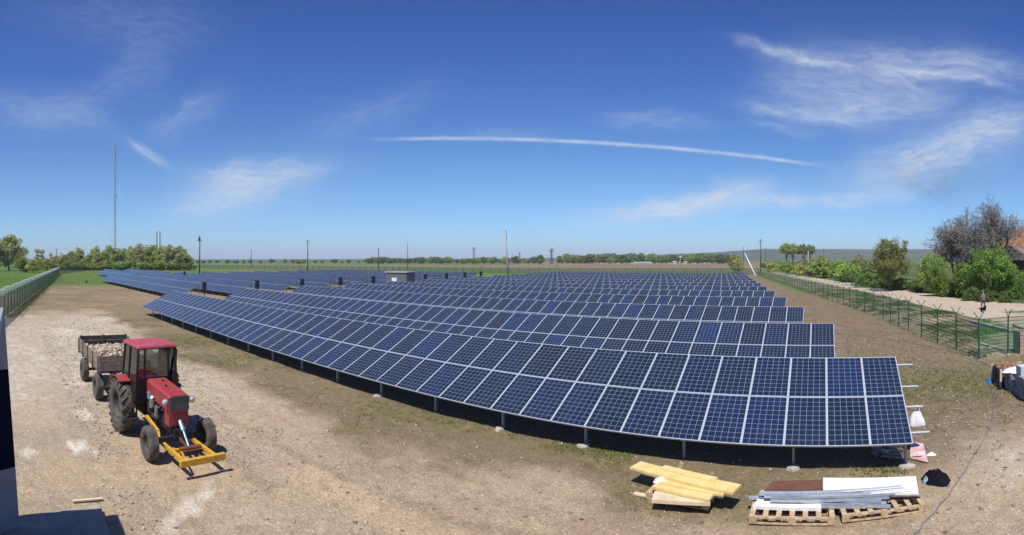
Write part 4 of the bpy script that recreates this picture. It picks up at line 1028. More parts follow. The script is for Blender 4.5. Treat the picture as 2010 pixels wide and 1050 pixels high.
# ------------------------------------------------------------------ tractor
def wheel(parent, c, R_, w, name, lugs=0, side=1):
    e = bpy.data.objects.new(name, None); col.objects.link(e); e.parent = parent; e.location = c; e.empty_display_size = .1
    h = w/2; g = MB()
    g.lathe([(R_*.52, -h*.75), (R_*.62, -h*.98), (R_*.86, -h), (R_*.955, -h*.82), (R_*.985, -h*.4), (R_*.99, 0), (R_*.985, h*.4), (R_*.955, h*.82), (R_*.86, h), (R_*.62, h*.98), (R_*.52, h*.75)], (0, 0, 0), 'y', 48)
    if lugs:
        for i in range(lugs):
            for sg in (-1, 1):
                a = 2*PI*(i+(.5 if sg > 0 else 0))/lugs; ca, sa = math.cos(a), math.sin(a); a2 = a+.20; ca2, sa2 = math.cos(a2), math.sin(a2)
                P0 = Vector((ca*R_*.97, sg*h*.98, sa*R_*.97)); P1 = Vector((ca2*R_*1.0, sg*.02, sa2*R_*1.0)); g.bar(P0, P1, .045, .075)
                P2 = Vector((ca*R_*.88, sg*h*1.0, sa*R_*.88)); g.bar(P2, P0, .045, .04)
    else:
        for q in (-.6, -.25, .1, .45, .75): g.lathe([(R_*.985, q*h), (R_*1.005, q*h+.006), (R_*1.005, q*h+.035), (R_*.985, q*h+.04)], (0, 0, 0), 'y', 48)
    g.build('tyre', M['rubber'], e, smooth=not lugs)
    g = MB(); g.lathe([(R_*.54, -h*.7), (R_*.5, -h*.72), (R_*.46, -h*.35), (R_*.42, side*h*.05), (R_*.2, side*h*.1), (R_*.18, side*h*.3), (.01, side*h*.3)], (0, 0, 0), 'y', 32)
    g.lathe([(R_*.54, h*.7), (R_*.5, h*.72), (R_*.46, h*.35), (R_*.42, side*h*.05)], (0, 0, 0), 'y', 32)
    for k in range(6):
        a = k*PI/3; g.tube([(math.cos(a)*R_*.28, side*h*.08, math.sin(a)*R_*.28), (math.cos(a)*R_*.28, side*h*.22, math.sin(a)*R_*.28)], R_*.03, 6)
    g.build('rim', M['rim'], e, smooth=False)
    return e
def tractor():
    t = thing('tractor', 'old red farm tractor with black cab and yellow front lift frame', 'tractor', (-14.80, 3.93, .02), math.radians(5))
    for s in (-1, 1):
        wheel(t, (0, s*.74, .75), .75, .38, 'rear_wheel', 20, s); wheel(t, (2.43, s*.78, .42), .42, .21, 'front_wheel', 0, s)
    # chassis, gearbox, engine
    g = MB(); g.box((.1, 0, .78), (.9, .5, .5)); g.box((.95, 0, .72), (1.2, .42, .42)); g.box((1.9, 0, .8), (1.1, .36, .45)); g.tube([(0, -.62, .75), (0, .62, .75)], .12, 12)
    g.build('gearbox', M['engine'], t, bevel=.03)
    g = MB(); g.box((1.7, 0, 1.08), (.95, .36, .42)); 
    for k in range(4): g.tube([(1.35+k*.22, -.18, 1.12), (1.35+k*.22, -.27, 1.05)], .045, 8); g.tube([(1.35+k*.22, .18, 1.16), (1.35+k*.22, .27, 1.2)], .04, 8)
    g.tube([(1.3, .29, 1.2), (2.05, .29, 1.2)], .05, 8); g.tube([(1.35, -.26, .9), (1.55, -.32, .8), (1.9, -.3, .82)], .06, 8)
    g.box((1.25, -.28, .95), (.22, .16, .26)); g.build('engine', M['engine'], t, bevel=.02)
    g = MB(); g.tube([(1.48, -.33, 1.02), (1.48, -.33, 1.28)], .09, 14); g.tube([(1.48, -.33, 1.28), (1.48, -.33, 1.33)], [.09, .04], 14); g.build('air_filter', M['enginemetal'], t, smooth=False)
    g = MB(); g.tube([(1.72, -.3, .82), (1.72, -.3, 1.1)], .06, 12); g.build('fuel_filter', M['enginemetal'], t)
    g = MB(); g.tube([(1.2, -.3, 1.18), (1.2, -.3, 1.36)], .07, 12); g.build('oil_filter', M['bluemet'], t)
    # hood
    g = MB(); sec = []
    for x, wd, zt, zb in ((.92, .29, 1.66, 1.22), (1.5, .29, 1.62, 1.2), (2.32, .28, 1.57, 1.16), (2.50, .275, 1.54, 1.16)):
        sec.append([(x, -wd, zb), (x, -wd, zt-.05), (x, -wd+.05, zt), (x, wd-.05, zt), (x, wd, zt-.05), (x, wd, zb)])
    vs = [v for s_ in sec for v in s_]; fs = []
    for i in range(3):
        for k in range(5): fs.append((i*6+k, (i+1)*6+k, (i+1)*6+k+1, i*6+k+1))
    fs.append((0, 1, 2, 3, 4, 5)); fs.append((23, 22, 21, 20, 19, 18)); g.add(vs, fs); hd = g.build('hood', M['red'], t, bevel=.012)
    for q_ in ((1.75, -.05, 1.6), (1.25, .06, 1.63)):
        g = MB(); g.tube([q_, (q_[0], q_[1], q_[2]+.045)], .035, 10); g.build('filler_cap', M['black'], hd)
    g = MB(); g.box((2.33, 0, .99), (.34, .54, .46)); g.build('front_panel', M['red'], t, bevel=.03)
    g = MB(); g.box((2.525, 0, 1.35), (.03, .46, .29)); gr = g.build('grille', M['grille'], t, bevel=.01)
    g = MB()
    for z in (1.19, 1.51): g.box((2.54, 0, z), (.03, .52, .025))
    for y in (-.24, .24): g.box((2.54, y, 1.35), (.03, .02, .34))
    g.build('grille_frame', M['iron'], gr)
    g = MB(); g.box((2.508, 0, .95), (.02, .36, .26)); g.build('badge_panel', M['red'], t)
    for s in (-1, 1):
        g = MB(); g.lathe([(.01, -.05), (.05, -.05), (.085, .02), (.09, .06)], (2.42, s*.37, 1.40), 'x', 18); h = g.build('headlight', M['iron'], t, smooth=True)
        g = MB(); g.lathe([(.088, .05), (.06, .075), (.01, .085)], (2.42, s*.37, 1.40), 'x', 18); g.build('lens', M['lamp'], h, smooth=True)
        g = MB(); g.bar((2.42, s*.37, 1.38), (2.4, s*.26, 1.34), .03); g.build('bracket', M['iron'], h)
    # front axle
    g = MB(); g.bar((2.43, -.7, .46), (2.43, .7, .46), .1, .12); g.tube([(2.43, -.66, .32), (2.43, -.66, .62)], .05, 8); g.tube([(2.43, .66, .32), (2.43, .66, .62)], .05, 8); g.tube([(2.25, -.6, .45), (2.25, .6, .45)], .025, 6)
    g.box((2.43, 0, .6), (.3, .3, .24)); g.build('front_axle', M['engine'], t)
    # cab
    cx0, cx1, cw, cwr, z0, z1 = -.38, .92, .62, .54, 1.05, 2.50
    C = {}
    for nx, x, xr in (('b', cx0, cx0+.16), ('f', cx1, cx1+.02)):
        for ny, s in (('r', -1), ('l', 1)): C[nx+ny] = (Vector((x, s*cw, z0)), Vector((xr, s*cwr, z1)))
    mid = {ny: (Vector((.22, s*cw, z0)), Vector((.28, s*cwr, z1))) for ny, s in (('r', -1), ('l', 1))}
    g = MB()
    for a, b in list(C.values())+list(mid.values()): g.bar(a, b, .065, .065)
    for z_, k in ((.0, 0), (1, 1)):
        q = [C[n][k] for n in ('br', 'fr', 'fl', 'bl')]
        for a, b in zip(q, q[1:]+q[:1]): g.bar(a, b, .06, .06)
    zw = .42
    q = [C[n][0].lerp(C[n][1], zw) for n in ('br', 'fr', 'fl', 'bl')]
    for a, b in zip(q, q[1:]+q[:1]): g.bar(a, b, .05, .05)
    for y in (-.36, .36): g.bar((cx1+.012, y, 1.62), (cx1+.02, y*.95, z1), .045, .045)
    cab = g.build('cab_frame', M['black'], t)
    def pane(name, a, b, c, d, m, par=cab, off=0):
        g = MB(); n = (Vector(b)-Vector(a)).cross(Vector(d)-Vector(a)).normalized()*.006
        g.prism([a, b, c, d], n); return g.build(name, M[m], par)
    def lp(n, k, dct=C): a, b = dct[n]; return a.lerp(b, k)
    # lower door panels and windows on both sides
    for ny in ('r', 'l'):
        pane('door', lp(ny, 0, mid), lp('f'+ny, 0), lp('f'+ny, zw), lp(ny, zw, mid), 'black', t)
        pane('side_window', lp(ny, zw, mid), lp('f'+ny, zw), lp('f'+ny, 1), lp(ny, 1, mid), 'glass', t)
        pane('side_panel', lp('b'+ny, 0), lp(ny, 0, mid), lp(ny, zw, mid), lp('b'+ny, zw), 'black', t)
        pane('side_window', lp('b'+ny, zw), lp(ny, zw, mid), lp(ny, 1, mid), lp('b'+ny, 1), 'glass', t)
    pane('windshield', lp('fr', zw-.02), lp('fl', zw-.02), lp('fl', 1), lp('fr', 1), 'glass', t)
    pane('rear_window', lp('bl', zw), lp('br', zw), lp('br', 1), lp('bl', 1), 'glass', t)
    pane('rear_panel', lp('bl', 0), lp('br', 0), lp('br', zw), lp('bl', zw), 'black', t)
    g = MB(); 
    for s in (-1, 1): g.box((cx1, s*.45, 1.3), (.03, .32, .7))
    g.box((.95, 0, 1.3), (.05, .56, .6)); g.box((.3, 0, 1.04), (1.25, 1.2, .05)); g.build('firewall', M['black'], t)
    g = MB(); g.box((.36, 0, 2.545), (1.40, 1.22, .085), None, 0, .94); g.build('roof', M['redroof'], t, bevel=.03)
    g = MB(); g.box((.02, 0, 1.4), (.45, .46, .12)); g.box((-.2, 0, 1.68), (.1, .46, .5)); g.build('seat', M['navy'], t, bevel=.03)
    g = MB(); g.tube([(.75, 0, 1.3), (.52, 0, 1.72)], .025, 6); 
    pts = [Vector((.50, 0, 1.75))+Matrix.Rotation(.5, 3, 'Y') @ Vector((math.cos(a)*.19, math.sin(a)*.19, 0)) for a in [i*PI/10 for i in range(21)]]
    g.tube(pts, .015, 5, caps=False); g.build('steering_wheel', M['black'], t)
    g = MB(); g.box((.82, 0, 1.62), (.16, .7, .16)); g.build('dashboard', M['bluemet'], t, bevel=.02)
    # exhaust
    g = MB(); g.tube([(1.10, .33, 1.25), (1.10, .42, 1.45), (1.08, .47, 1.6)], .04, 8); g.tube([(1.07, .48, 1.5), (1.07, .5, 1.78)], .085, 10); g.tube([(1.07, .5, 1.78), (1.02, .56, 2.45)], .035, 8); g.build('exhaust_pipe', M['black'], t, smooth=False)
    # rear fenders
    for s in (-1, 1):
        g = MB(); n = 9; yi, yo = s*.56, s*.93; vs = []
        for k in range(n):
            a = math.radians(62+k*12); 
            for y in (yi, yo): vs.append((math.cos(a)*.83, y, .75+math.sin(a)*.83))
        for k in range(n):
            a = math.radians(62+k*12)
            for y in (yi, yo): vs.append((math.cos(a)*.86, y, .75+math.sin(a)*.86))
        fs = []
        for k in range(n-1):
            fs += [(2*k, 2*k+1, 2*k+3, 2*k+2), (2*n+2*k, 2*n+2*k+2, 2*n+2*k+3, 2*n+2*k+1), (2*k, 2*k+2, 2*n+2*k+2, 2*n+2*k), (2*k+1, 2*n+2*k+1, 2*n+2*k+3, 2*k+3)]
        fs += [(0, 2*n, 2*n+1, 1), (2*n-2, 2*n-1, 4*n-1, 4*n-2)]
        g.add(vs, fs); g.build('fender', M['red'], t)
        g = MB(); g.box((.72, s*.62, .55), (.3, .28, .03)); g.box((.72, s*.52, .75), (.05, .04, .42)); g.build('step', M['engine'], t)
    # yellow lift frame
    g = MB()
    for s in (-1, 1):
        g.bar((.95, s*.30, .62), (2.0, s*.36, .52), .07, .09); g.bar((2.0, s*.36, .52), (2.15, s*.40, .36), .07, .09); g.bar((2.12, s*.40, .36), (3.72, s*.40, .36), .075, .10)
    g.bar((3.80, -.54, .37), (3.80, .60, .37), .11, .15); g.bar((3.02, -.38, .37), (3.02, .38, .37), .08, .09)
    g.bar((3.02, -.2, .38), (3.66, -.34, .38), .04, .05); g.build('lift_frame', M['yellow'], t, bevel=.008)
    g = MB(); g.tube([(3.12, -.25, .43), (3.12, .3, .43)], .05, 10); g.bar((2.5, 0, .5), (3.02, 0, .42), .06); g.build('pivot_bar', M['rust'], t)
    g = MB(); g.tube([(2.38, .02, 1.0), (2.72, .02, .72)], .055, 10); g.tube([(2.72, .02, .72), (3.04, .02, .44)], .03, 10); g.build('hydraulic_cylinder', M['bluemet'], t, smooth=False)
    g = MB(); g.tube([(2.36, .1, .9), (2.6, .14, .85), (2.72, .06, .72)], .015, 6); g.tube([(2.36, -.1, .88), (2.55, -.12, .78), (2.9, -.04, .56)], .015, 6); g.build('hose', M['black'], t)
    g = MB(); g.bar((-.3, 0, .5), (-.95, 0, .5), .08); g.build('drawbar_hitch', M['iron'], t)
tractor()

# ------------------------------------------------------------------ trailer
def trailer():
    ox, oy = -17.35, 4.02; t = thing('farm_trailer', 'old grey wooden farm trailer behind the tractor, sides of weathered planks', 'trailer', (ox, oy, .02), math.radians(1.5))
    Lb, Wb, z0, z1 = 4.3, 2.05, 1.15, 1.73
    g = MB(); g.box((-Lb/2, 0, z0-.03), (Lb, Wb, .06)); g.build('bed_floor', M['darkwood'], t)
    def planks(name, a, b, h, m='oldwood', n=3, ribs=3, out=1):
        g = MB(); a = Vector(a); b = Vector(b); d = (b-a)
        for k in range(n):
            z = z0+.01+h*(k+.5)/n; g.bar(a+Vector((0, 0, z)), b+Vector((0, 0, z+random.uniform(-.006, .006))), .035, h/n-.012)
        o = g.build(name, M[m], t); nrm = Vector((d.y, -d.x, 0)).normalized()*out*.04
        for k in range(ribs):
            r_ = MB()
            p = a.lerp(b, (k+.06)/(ribs-1) if k == 0 else (k-.06)/(ribs-1) if k == ribs-1 else k/(ribs-1))+nrm; r_.box((p.x, p.y, z0+h/2-.03), (.07, .07, h+.12))
            r_.build('stake', M['oldwood' if m == 'oldwood' else 'darkwood'], o)
    planks('front_board', (0, -Wb/2, 0), (0, Wb/2, 0), .52, ribs=4, out=-1)
    planks('side_board', (-Lb, -Wb/2, 0), (-.03, -Wb/2, 0), .50, ribs=5)
    planks('side_board', (-Lb, Wb/2, 0), (-.03, Wb/2, 0), .52, ribs=5, out=-1)
    planks('tail_board', (-Lb, -Wb/2, 0), (-Lb, Wb/2, 0), .60, m='darkwood', n=3, ribs=3)
    g = MB()
    for y in (-.45, .45): g.box((-Lb/2, y, .98), (Lb-.1, .12, .16))
    for x in (-.8, -2.1, -3.6): g.box((x, 0, 1.09), (.1, Wb-.1, .06))
    g.build('chassis', M['iron'], t)
    g = MB(); g.tube([(-.85, -.9, .46), (-.85, .9, .46)], .06, 8); g.box((-.85, 0, .72), (.5, .9, .1)); g.bar((-.85, -.4, .5), (-.85, -.4, .8), .1); g.bar((-.85, .4, .5), (-.85, .4, .8), .1)
    g.bar((-.75, -.3, .55), (1.55, 0, .52), .08); g.bar((-.75, .3, .55), (1.55, 0, .52), .08); g.build('drawbar', M['poleconc'], t)
    g = MB(); g.tube([(-3.75, -.9, .46), (-3.75, .9, .46)], .06, 8); g.bar((-3.75, -.45, .5), (-3.75, -.45, .95), .12); g.bar((-3.75, .45, .5), (-3.75, .45, .95), .12); g.build('rear_axle', M['iron'], t)
    for x in (-.85, -3.75):
        for s in (-1, 1): wheel(t, (x, s*.92, .46), .46, .24, 'wheel', 0, s)
    n = 1500; X = rng.uniform(-Lb+.15, -.15, n); Y = rng.uniform(-Wb/2+.12, Wb/2-.12, n)
    hh = .20+.22*np.exp(-((X+1.4)/1.5)**2-((Y)/1.0)**2)+.1*fbm(X*2, Y*2, 77); Z = z0+hh*rng.uniform(.6, 1.02, n)
    a = math.radians(1.5); P = np.stack([ox+X*math.cos(a)-Y*math.sin(a), oy+X*math.sin(a)+Y*math.cos(a), Z], -1)
    o = stones(P, rng.uniform(.03, .10, n), 'rubble_load', M['rubble_st'], flat=.8); tag(o, 'heap of broken pale stones loaded in the wooden trailer', 'rubble'); o['kind'] = 'stuff'
trailer()

# ------------------------------------------------------------------ building at the left edge
def building():
    t = thing('service_building', 'pale panelled building edge with dark window band at the far left', 'building', (0, 0, 0))
    zt = 3.95
    def wing(u, z):     # outer edge (u=0) to inner end (u=1) of the projecting end wall; the edge leans back a little
        y0 = .165-.295*z/4.1; return Vector((-9.35+.68*u, y0+(-1.0)*u, z))
    back = Vector((-.02, -.9, 0))
    def wbox(z0_, z1_, m, name, ins=0.0):
        g = MB(); P = [wing(0, z0_), wing(1, z0_), wing(1, z0_)+back, wing(0, z0_)+back, wing(0, z1_), wing(1, z1_), wing(1, z1_)+back, wing(0, z1_)+back]
        g.add(P, [(3, 2, 1, 0), (4, 5, 6, 7), (0, 1, 5, 4), (1, 2, 6, 5), (2, 3, 7, 6), (3, 0, 4, 7)]); g.build(name, M[m], t)
    wbox(-.1, 1.22, 'facade', 'lower_wall'); wbox(1.225, 2.99, 'navy', 'window_band'); wbox(2.995, zt-.005, 'facade', 'upper_wall')
    g = MB(); g.box((1.05, -4.6, 1.95), (19.0, 6.6, 3.88)); g.build('wall', M['facade'], t)
    g = MB(); g.add([(-9.0, -8.3, zt), (10.6, -8.3, zt), (10.6, -.30, zt), (-9.35, -.125, zt), (-9.0, -8.3, zt+.15), (10.6, -8.3, zt+.15), (10.6, -.30, zt+.15), (-9.35, -.135, zt+.15)],
          [(3, 2, 1, 0), (4, 5, 6, 7), (0, 1, 5, 4), (1, 2, 6, 5), (2, 3, 7, 6), (3, 0, 4, 7)]); g.build('roof', M['facade'], t)
    # stepped entrance slab at the foot of the wall
    c = [G(42, 1013, .14), G(196, 988, .14), G(228, 1056, .14), G(60, 1120, .14)]
    t2 = thing('entrance_slab', 'low dark slab in the shade at the foot of the left building', 'slab', (0, 0, 0))
    p = [(c[0].x+.1, c[0].y-.3, .0), (c[0].x-.05, c[0].y, .0), (c[1].x, c[1].y, .0), (c[1].x+4.2, c[1].y-.05, .0), (c[0].x+4.3, c[0].y-.5, 0)]
    g = MB(); g.prism([(x, y, -.05) for x, y, z in reversed(p)], (0, 0, .19)); g.build('slab_block', M['felt'], t2, bevel=.01)
    q = G(172, 981, .03); t3 = thing('lit_strip', 'short pale strip standing in for sunlit ground along the shaded slab', 'strip', (q.x, q.y, .03), 1.62)
    g = MB(); g.box((0, 0, 0), (.62, .07, .03)); g.build('board', M['pboard'], t3)  # thin pale bar added to imitate a sunlit strip of ground
building()

# ------------------------------------------------------------------ pallets and material, bottom right
def pallet(c, rz, label, ln=1.2, wd=.8, group='pallets with building material'):
    t = thing('pallet', label, 'pallet', (c.x, c.y, gz(c.x, c.y)+.02), rz, group)
    for i in range(7):
        g = MB(); g.box((-ln/2+.05+i*(ln-.1)/6, 0, .133), (.10, wd, .022)); g.build('deck_board', M['pallet'], t)
    for y in (-wd/2+.05, 0, wd/2-.05):
        g = MB(); g.box((0, y, .111), (ln, .1, .021)); g.box((0, y, .011), (ln, .1, .022)); g.build('runner', M['pallet'], t)
        for x in (-ln/2+.07, 0, ln/2-.07):
            g = MB(); g.box((x, y, .061), (.14, .1, .078)); g.build('block', M['pallet'], t)
    return t
c1 = G(1340, 978); c2 = G(1556, 1012); c3 = G(1726, 1000)
# row direction angle at those azimuths
pallet(c1, -.08, 'pallet under the yellow boards, left of the other pallets', 1.35, .75)
pallet(c2, .02, 'middle pallet at the bottom under the white sheet', 1.6, .85)
pallet(c3, .14, 'right pallet with bare slats showing beside the steel rails', 1.65, .85)
zb = gz(c1.x, c1.y)+.17
def board(name, a, b, w, h, m, lab, cat='board', group=None, z=0, bev=0):
    a = Vector(a); b = Vector(b); c = (a+b)/2; t = link(name, (lambda g: (g.bar(a-c, b-c, w, h), g.mesh(name, M[m]))[1])(MB())); t.location = c
    return tag(t, lab, cat, group)
YB = 'boards stacked on the left pallet'
def at(px, py, z): return G(px, py, z)
board('board', at(1282, 975, zb+.045), at(1395, 981, zb+.045), .38, .07, 'pboard', 'short pale board bundle lowest on the left pallet', group=YB)
board('board', at(1290, 950, zb+.115), at(1400, 974, zb+.115), .42, .05, 'yboard', 'yellow board in the middle of the left stack', group=YB)
board('board', at(1300, 943, zb+.15), at(1425, 966, zb+.15), .34, .04, 'yboard', 'upper yellow board slanting to the right end of the left stack', group=YB)
board('board', at(1247, 913, zb+.20), at(1447, 961, zb+.20), .42, .05, 'yboard', 'longest bright yellow plank lying slanted on top of the left stack', group=YB)
board('board', at(1300, 917, zb+.235), at(1405, 942, zb+.235), .22, .03, 'yboard', 'narrow yellow plank on the top of the longest one', group=YB)
board('timber_offcut', at(1330, 925, .1), at(1338, 908, .3), .09, .09, 'pallet', 'small wood offcut leaning behind the yellow planks', 'offcut')
board('board', at(1245, 968, .04), at(1330, 985, .05), .12, .03, 'pboard', 'thin pale lath on the ground left of the pallet', group=YB)
def cloth(name, c, R_, h, m, lab, cat, seed, sub=26, fl=1.0):
    r = np.random.default_rng(seed); th = np.linspace(0, 2*PI, sub, endpoint=False); V = [[0, 0, h]]; n = 7
    for j in range(1, n+1):
        q = j/n
        for i, a in enumerate(th):
            rr = R_*q*(1+.22*math.sin(2*a+seed)+.12*math.sin(5*a+seed*2)); V.append([rr*math.cos(a)*1.3, rr*math.sin(a)*fl, h*(1-q**2.2)*(1+.3*math.sin(3*a+5*q+seed))+r.normal(0, .012)*(q < .95)])
    V = np.array(V); g = MB(); fs = [(0, 1+i, 1+(i+1) % sub) for i in range(sub)]
    for j in range(n-1):
        fs += [(1+j*sub+i, 1+(j+1)*sub+i, 1+(j+1)*sub+(i+1) % sub, 1+j*sub+(i+1) % sub) for i in range(sub)]
    g.add([tuple(v) for v in V], fs); o = link(name, g.mesh(name, M[m], True)); o.location = c; return tag(o, lab, cat)
cloth('plastic_wrap', at(1298, 948, zb+.1), .11, .10, 'plastic', 'crumpled clear film at the left end of the board stack', 'film', 2)
cloth('plastic_wrap', at(1407, 972, zb+.0), .12, .12, 'plastic', 'crumpled white film at the right end of the board stack', 'film', 3)
o = cloth('black_cloth', at(1838, 944, .0), .26, .22, 'fabricblack', 'heap of black clothing on the ground right of the pallets', 'clothing', 4)
cloth('plastic_bottle_bag', at(1817, 946, .0), .07, .1, 'bluemet', 'small pale blue bag beside the black clothing heap', 'bag', 6)
z2 = gz(c2.x, c2.y)+.165
def sheet(name, pts, h, m, lab, cat='sheet'):
    P = [Vector(p) for p in pts]; c = sum(P, Vector())/len(P); g = MB(); g.prism([p-c for p in P], (0, 0, h)); o = link(name, g.mesh(name, M[m])); o.location = c; return tag(o, lab, cat)
sheet('insulation_sheet', [at(1478, 999, z2), at(1612, 1003, z2), at(1610, 975, z2), at(1496, 972, z2)], .06, 'white', 'white panel lying on the middle pallet')
sheet('insulation_board', [at(1616, 966, .30), at(1803, 972, .30), at(1798, 938, .30), at(1616, 941, .30)], .04, 'white', 'large clean white panel on the steel rails')
sheet('ribbed_sheet', [at(1500, 966, .28), at(1614, 964, .28), at(1614, 945, .28), at(1518, 947, .28)], .04, 'brown', 'brown ribbed panel left of the large white panel')
sheet('insulation_strip', [at(1490, 979, .20), at(1560, 979, .20), at(1560, 966, .20), at(1494, 966, .20)], .04, 'white', 'small white strip under the brown panel at the left end of the pile')
for i, (a, b, z, w, lab) in enumerate((((1490, 970), (1772, 958), .33, .10, 'uppermost galvanised rail lying across both right pallets'), ((1500, 975), (1786, 966), .31, .10, 'second galvanised rail from the back on the pile'),
        ((1512, 983), (1745, 977), .27, .09, 'middle galvanised rail of the pile'), ((1576, 987), (1740, 990), .22, .10, 'bright steel channel over the joint of the two pallets'), ((1500, 989), (1700, 996), .19, .08, 'lowest front galvanised rail of the pile'),
        ((1470, 979), (1600, 972), .22, .08, 'short galvanised rail sticking out to the left of the pile'), ((1560, 980), (1730, 984), .25, .08, 'pale steel channel crossing the middle rails'), ((1640, 990), (1748, 996), .20, .07, 'short thin rail on the right pallet'), ((1690, 975), (1812, 972), .24, .06, 'thin rail poking out under the white panel'))):
    p, q = at(*a, z), at(*b, z); c = (p+q)/2; d = q-p; fr = frame(d); g = MB()
    g.box((0, 0, 0), (d.length, w, .006), fr); 
    for s in (-1, 1): g.box(fr @ Vector((0, s*w/2, .02)), (d.length, .006, .046), fr)
    o = link('steel_rail', g.mesh('steel_rail', M['railsteel'])); o.location = c; tag(o, lab, 'steel rail', 'galvanised rails on the right pallets')
# bag hanging on a protruding purlin
def bag():
    pb = slope(PUR[1], 2.11+.3, -.06)+Vector((0, ROW0, 0)); r = random.Random(4)
    pb = slope(PUR[1], 0, -.06)+Vector((2.11+.31, ROW0, 0))
    g = MB(); n = 22; prof = [(.06, 0), (.12, -.08), (.18, -.2), (.21, -.34), (.19, -.41), (.02, -.44)]
    vs = []
    for (rr, z) in prof:
        for k in range(n):
            a = 2*PI*k/n; q = rr*(1+.14*math.sin(3*a+z*9)+.08*math.sin(7*a)); vs.append((math.cos(a)*q, math.sin(a)*q*.7, z-.1))
    fs = [(i*n+k, i*n+(k+1) % n, (i+1)*n+(k+1) % n, (i+1)*n+k) for i in range(len(prof)-1) for k in range(n)]
    g.add(vs, fs)
    for s in (-1, 1): g.tube([(s*.045, 0, -.13), (s*.05, .0, .0), (s*.012, 0, .035)], [.03, .022, .018], 6)
    o = link('plastic_bag', g.mesh('plastic_bag', M['plastic'], True)); o.location = pb; tag(o, 'white plastic carrier bag hanging from a rail at the end of the nearest solar row', 'bag')
bag()
M['print'] = mat('printed_card', (.62, .6, .62), .6, base2=(.55, .2, .17), nscale=2.6)
sheet('carton', [at(1786, 900, .02), at(1822, 908, .02), at(1812, 872, .05), at(1788, 868, .05)], .02, 'print', 'tilted pale printed carton behind the end of the nearest solar row', 'carton')
cloth('paper_scrap', at(1828, 893, .01), .08, .05, 'plastic', 'crumpled pinkish paper scrap right of the carton', 'paper', 8)
for i, (px, py, s, lab) in enumerate(((1752, 905, .30, 'grey metal bracket bundle under the end of the nearest row'), (1725, 898, .24, 'smaller grey scrap heap beside the bracket bundle'))):
    p = G(px, py); t = thing('bracket_bundle', lab, 'metal parts', (p.x, p.y+.15, gz(p.x, p.y)), i)
    g = MB(); r = random.Random(i)
    for k in range(9): a = r.uniform(0, PI); g.bar((-math.cos(a)*s, -math.sin(a)*s*.4, .04+k*.035), (math.cos(a)*s, math.sin(a)*s*.4, .05+k*.035+r.uniform(0, .05)), .07, .03)
    g.build('bracket', M['galv'], t)
# hose across the ground
pts = [(1935, 742), (1948, 765), (1952, 800), (1946, 835), (1928, 868), (1905, 905), (1885, 940), (1862, 972), (1838, 1003), (1812, 1035), (1796, 1052), (1775, 1080)]
P = []
for i in range(len(pts)-1):
    for k in range(6):
        t_ = k/6; p = G(pts[i][0]*(1-t_)+pts[i+1][0]*t_, pts[i][1]*(1-t_)+pts[i+1][1]*t_); P.append((p.x+.02*math.sin(len(P)*.8), p.y, gz(p.x, p.y)+.025))
g = MB(); g.tube(P, .012, 6); tag(g.build('hose', M['cable'], smooth=True), 'blue-grey hose snaking over the sand at the bottom right', 'hose')
pts = [(1640, 655), (1700, 660), (1760, 668), (1830, 682), (1900, 698), (1945, 720), (1940, 742)]
P = []
for i in range(len(pts)-1):
    for k in range(6):
        t_ = k/6; p = G(pts[i][0]*(1-t_)+pts[i+1][0]*t_, pts[i][1]*(1-t_)+pts[i+1][1]*t_); P.append((p.x, p.y, gz(p.x, p.y)+.03))
g = MB(); g.tube(P, .014, 6); tag(g.build('cable_conduit', M['cable'], smooth=True), 'dark cable conduit lying on the soil along the right fence', 'cable')

# block stacks at the right edge
def stack(name, c, rz, nx, ny, nz_, bs, m, lab, cat, gap=.008, top=None, miss=0, seed=1):
    t = thing(name, lab, cat, (c.x, c.y, gz(c.x, c.y)), rz); r = random.Random(seed)
    for k in range(nz_):
        for i in range(nx):
            for j in range(ny):
                if k == nz_-1 and r.random() < miss: continue
                if 0 < i < nx-1 and 0 < j < ny-1 and k < nz_-1: continue
                g = MB(); g.box(((i-(nx-1)/2)*bs[0]+r.uniform(-.01, .01), (j-(ny-1)/2)*bs[1]+r.uniform(-.01, .01), (k+.5)*bs[2]), (bs[0]-gap, bs[1]-gap, bs[2]-gap)); g.build('block', M[m], t)
    return t
M['dblock'] = mat('grey_block', (.30, .30, .32), .9, base2=(.17, .17, .18), nscale=5, bump=.4, rnd=.25)
stack('block_stack', Vector((7.5, 18.35, 0)), .03, 3, 3, 3, (.40, .30, .24), 'dblock', 'rough grey block stack next to the firewood crate', 'blocks', gap=.02, miss=.3)
stack('block_stack', Vector((7.5, 17.2, 0)), -.04, 3, 4, 3, (.40, .30, .26), 'dblock', 'nearest grey block stack at the right edge of the picture', 'blocks', gap=.015, seed=3)
t = thing('firewood_crate', 'dark wooden crate with a pale corner post holding split firewood', 'crate', (7.35, 19.45, gz(7.35, 19.45)), 0)
for k in range(4):
    for (c, d) in (((-.55, 0), (.03, 1.0)), ((.55, 0), (.03, 1.0)), ((0, -.5), (1.1, .03)), ((0, .5), (1.1, .03))):
        g = MB(); g.box((c[0], c[1], .12+k*.17), (d[0], d[1], .145)); g.build('slat', M['darkwood'], t)
for c in ((-.57, -.52), (.57, -.52), (-.57, .52), (.57, .52)):
    g = MB(); g.box((c[0], c[1], .36), (.08, .08, .76)); g.build('corner_post', M['pboard'], t)
t = thing('firewood_heap', 'heap of split reddish firewood filling the dark crate', 'firewood', (7.35, 19.45, .6))
for i in range(80):
    a = random.uniform(0, PI); x, y = random.uniform(-.46, .46), random.uniform(-.42, .42); z = random.uniform(-.05, .2)*(1-abs(x)/.9)
    g = MB(); d = Vector((math.cos(a), math.sin(a), random.uniform(-.25, .25)))*.12; g.bar(Vector((x, y, z))-d, Vector((x, y, z))+d, .07, .06); g.build('log', M['firewood'], t)
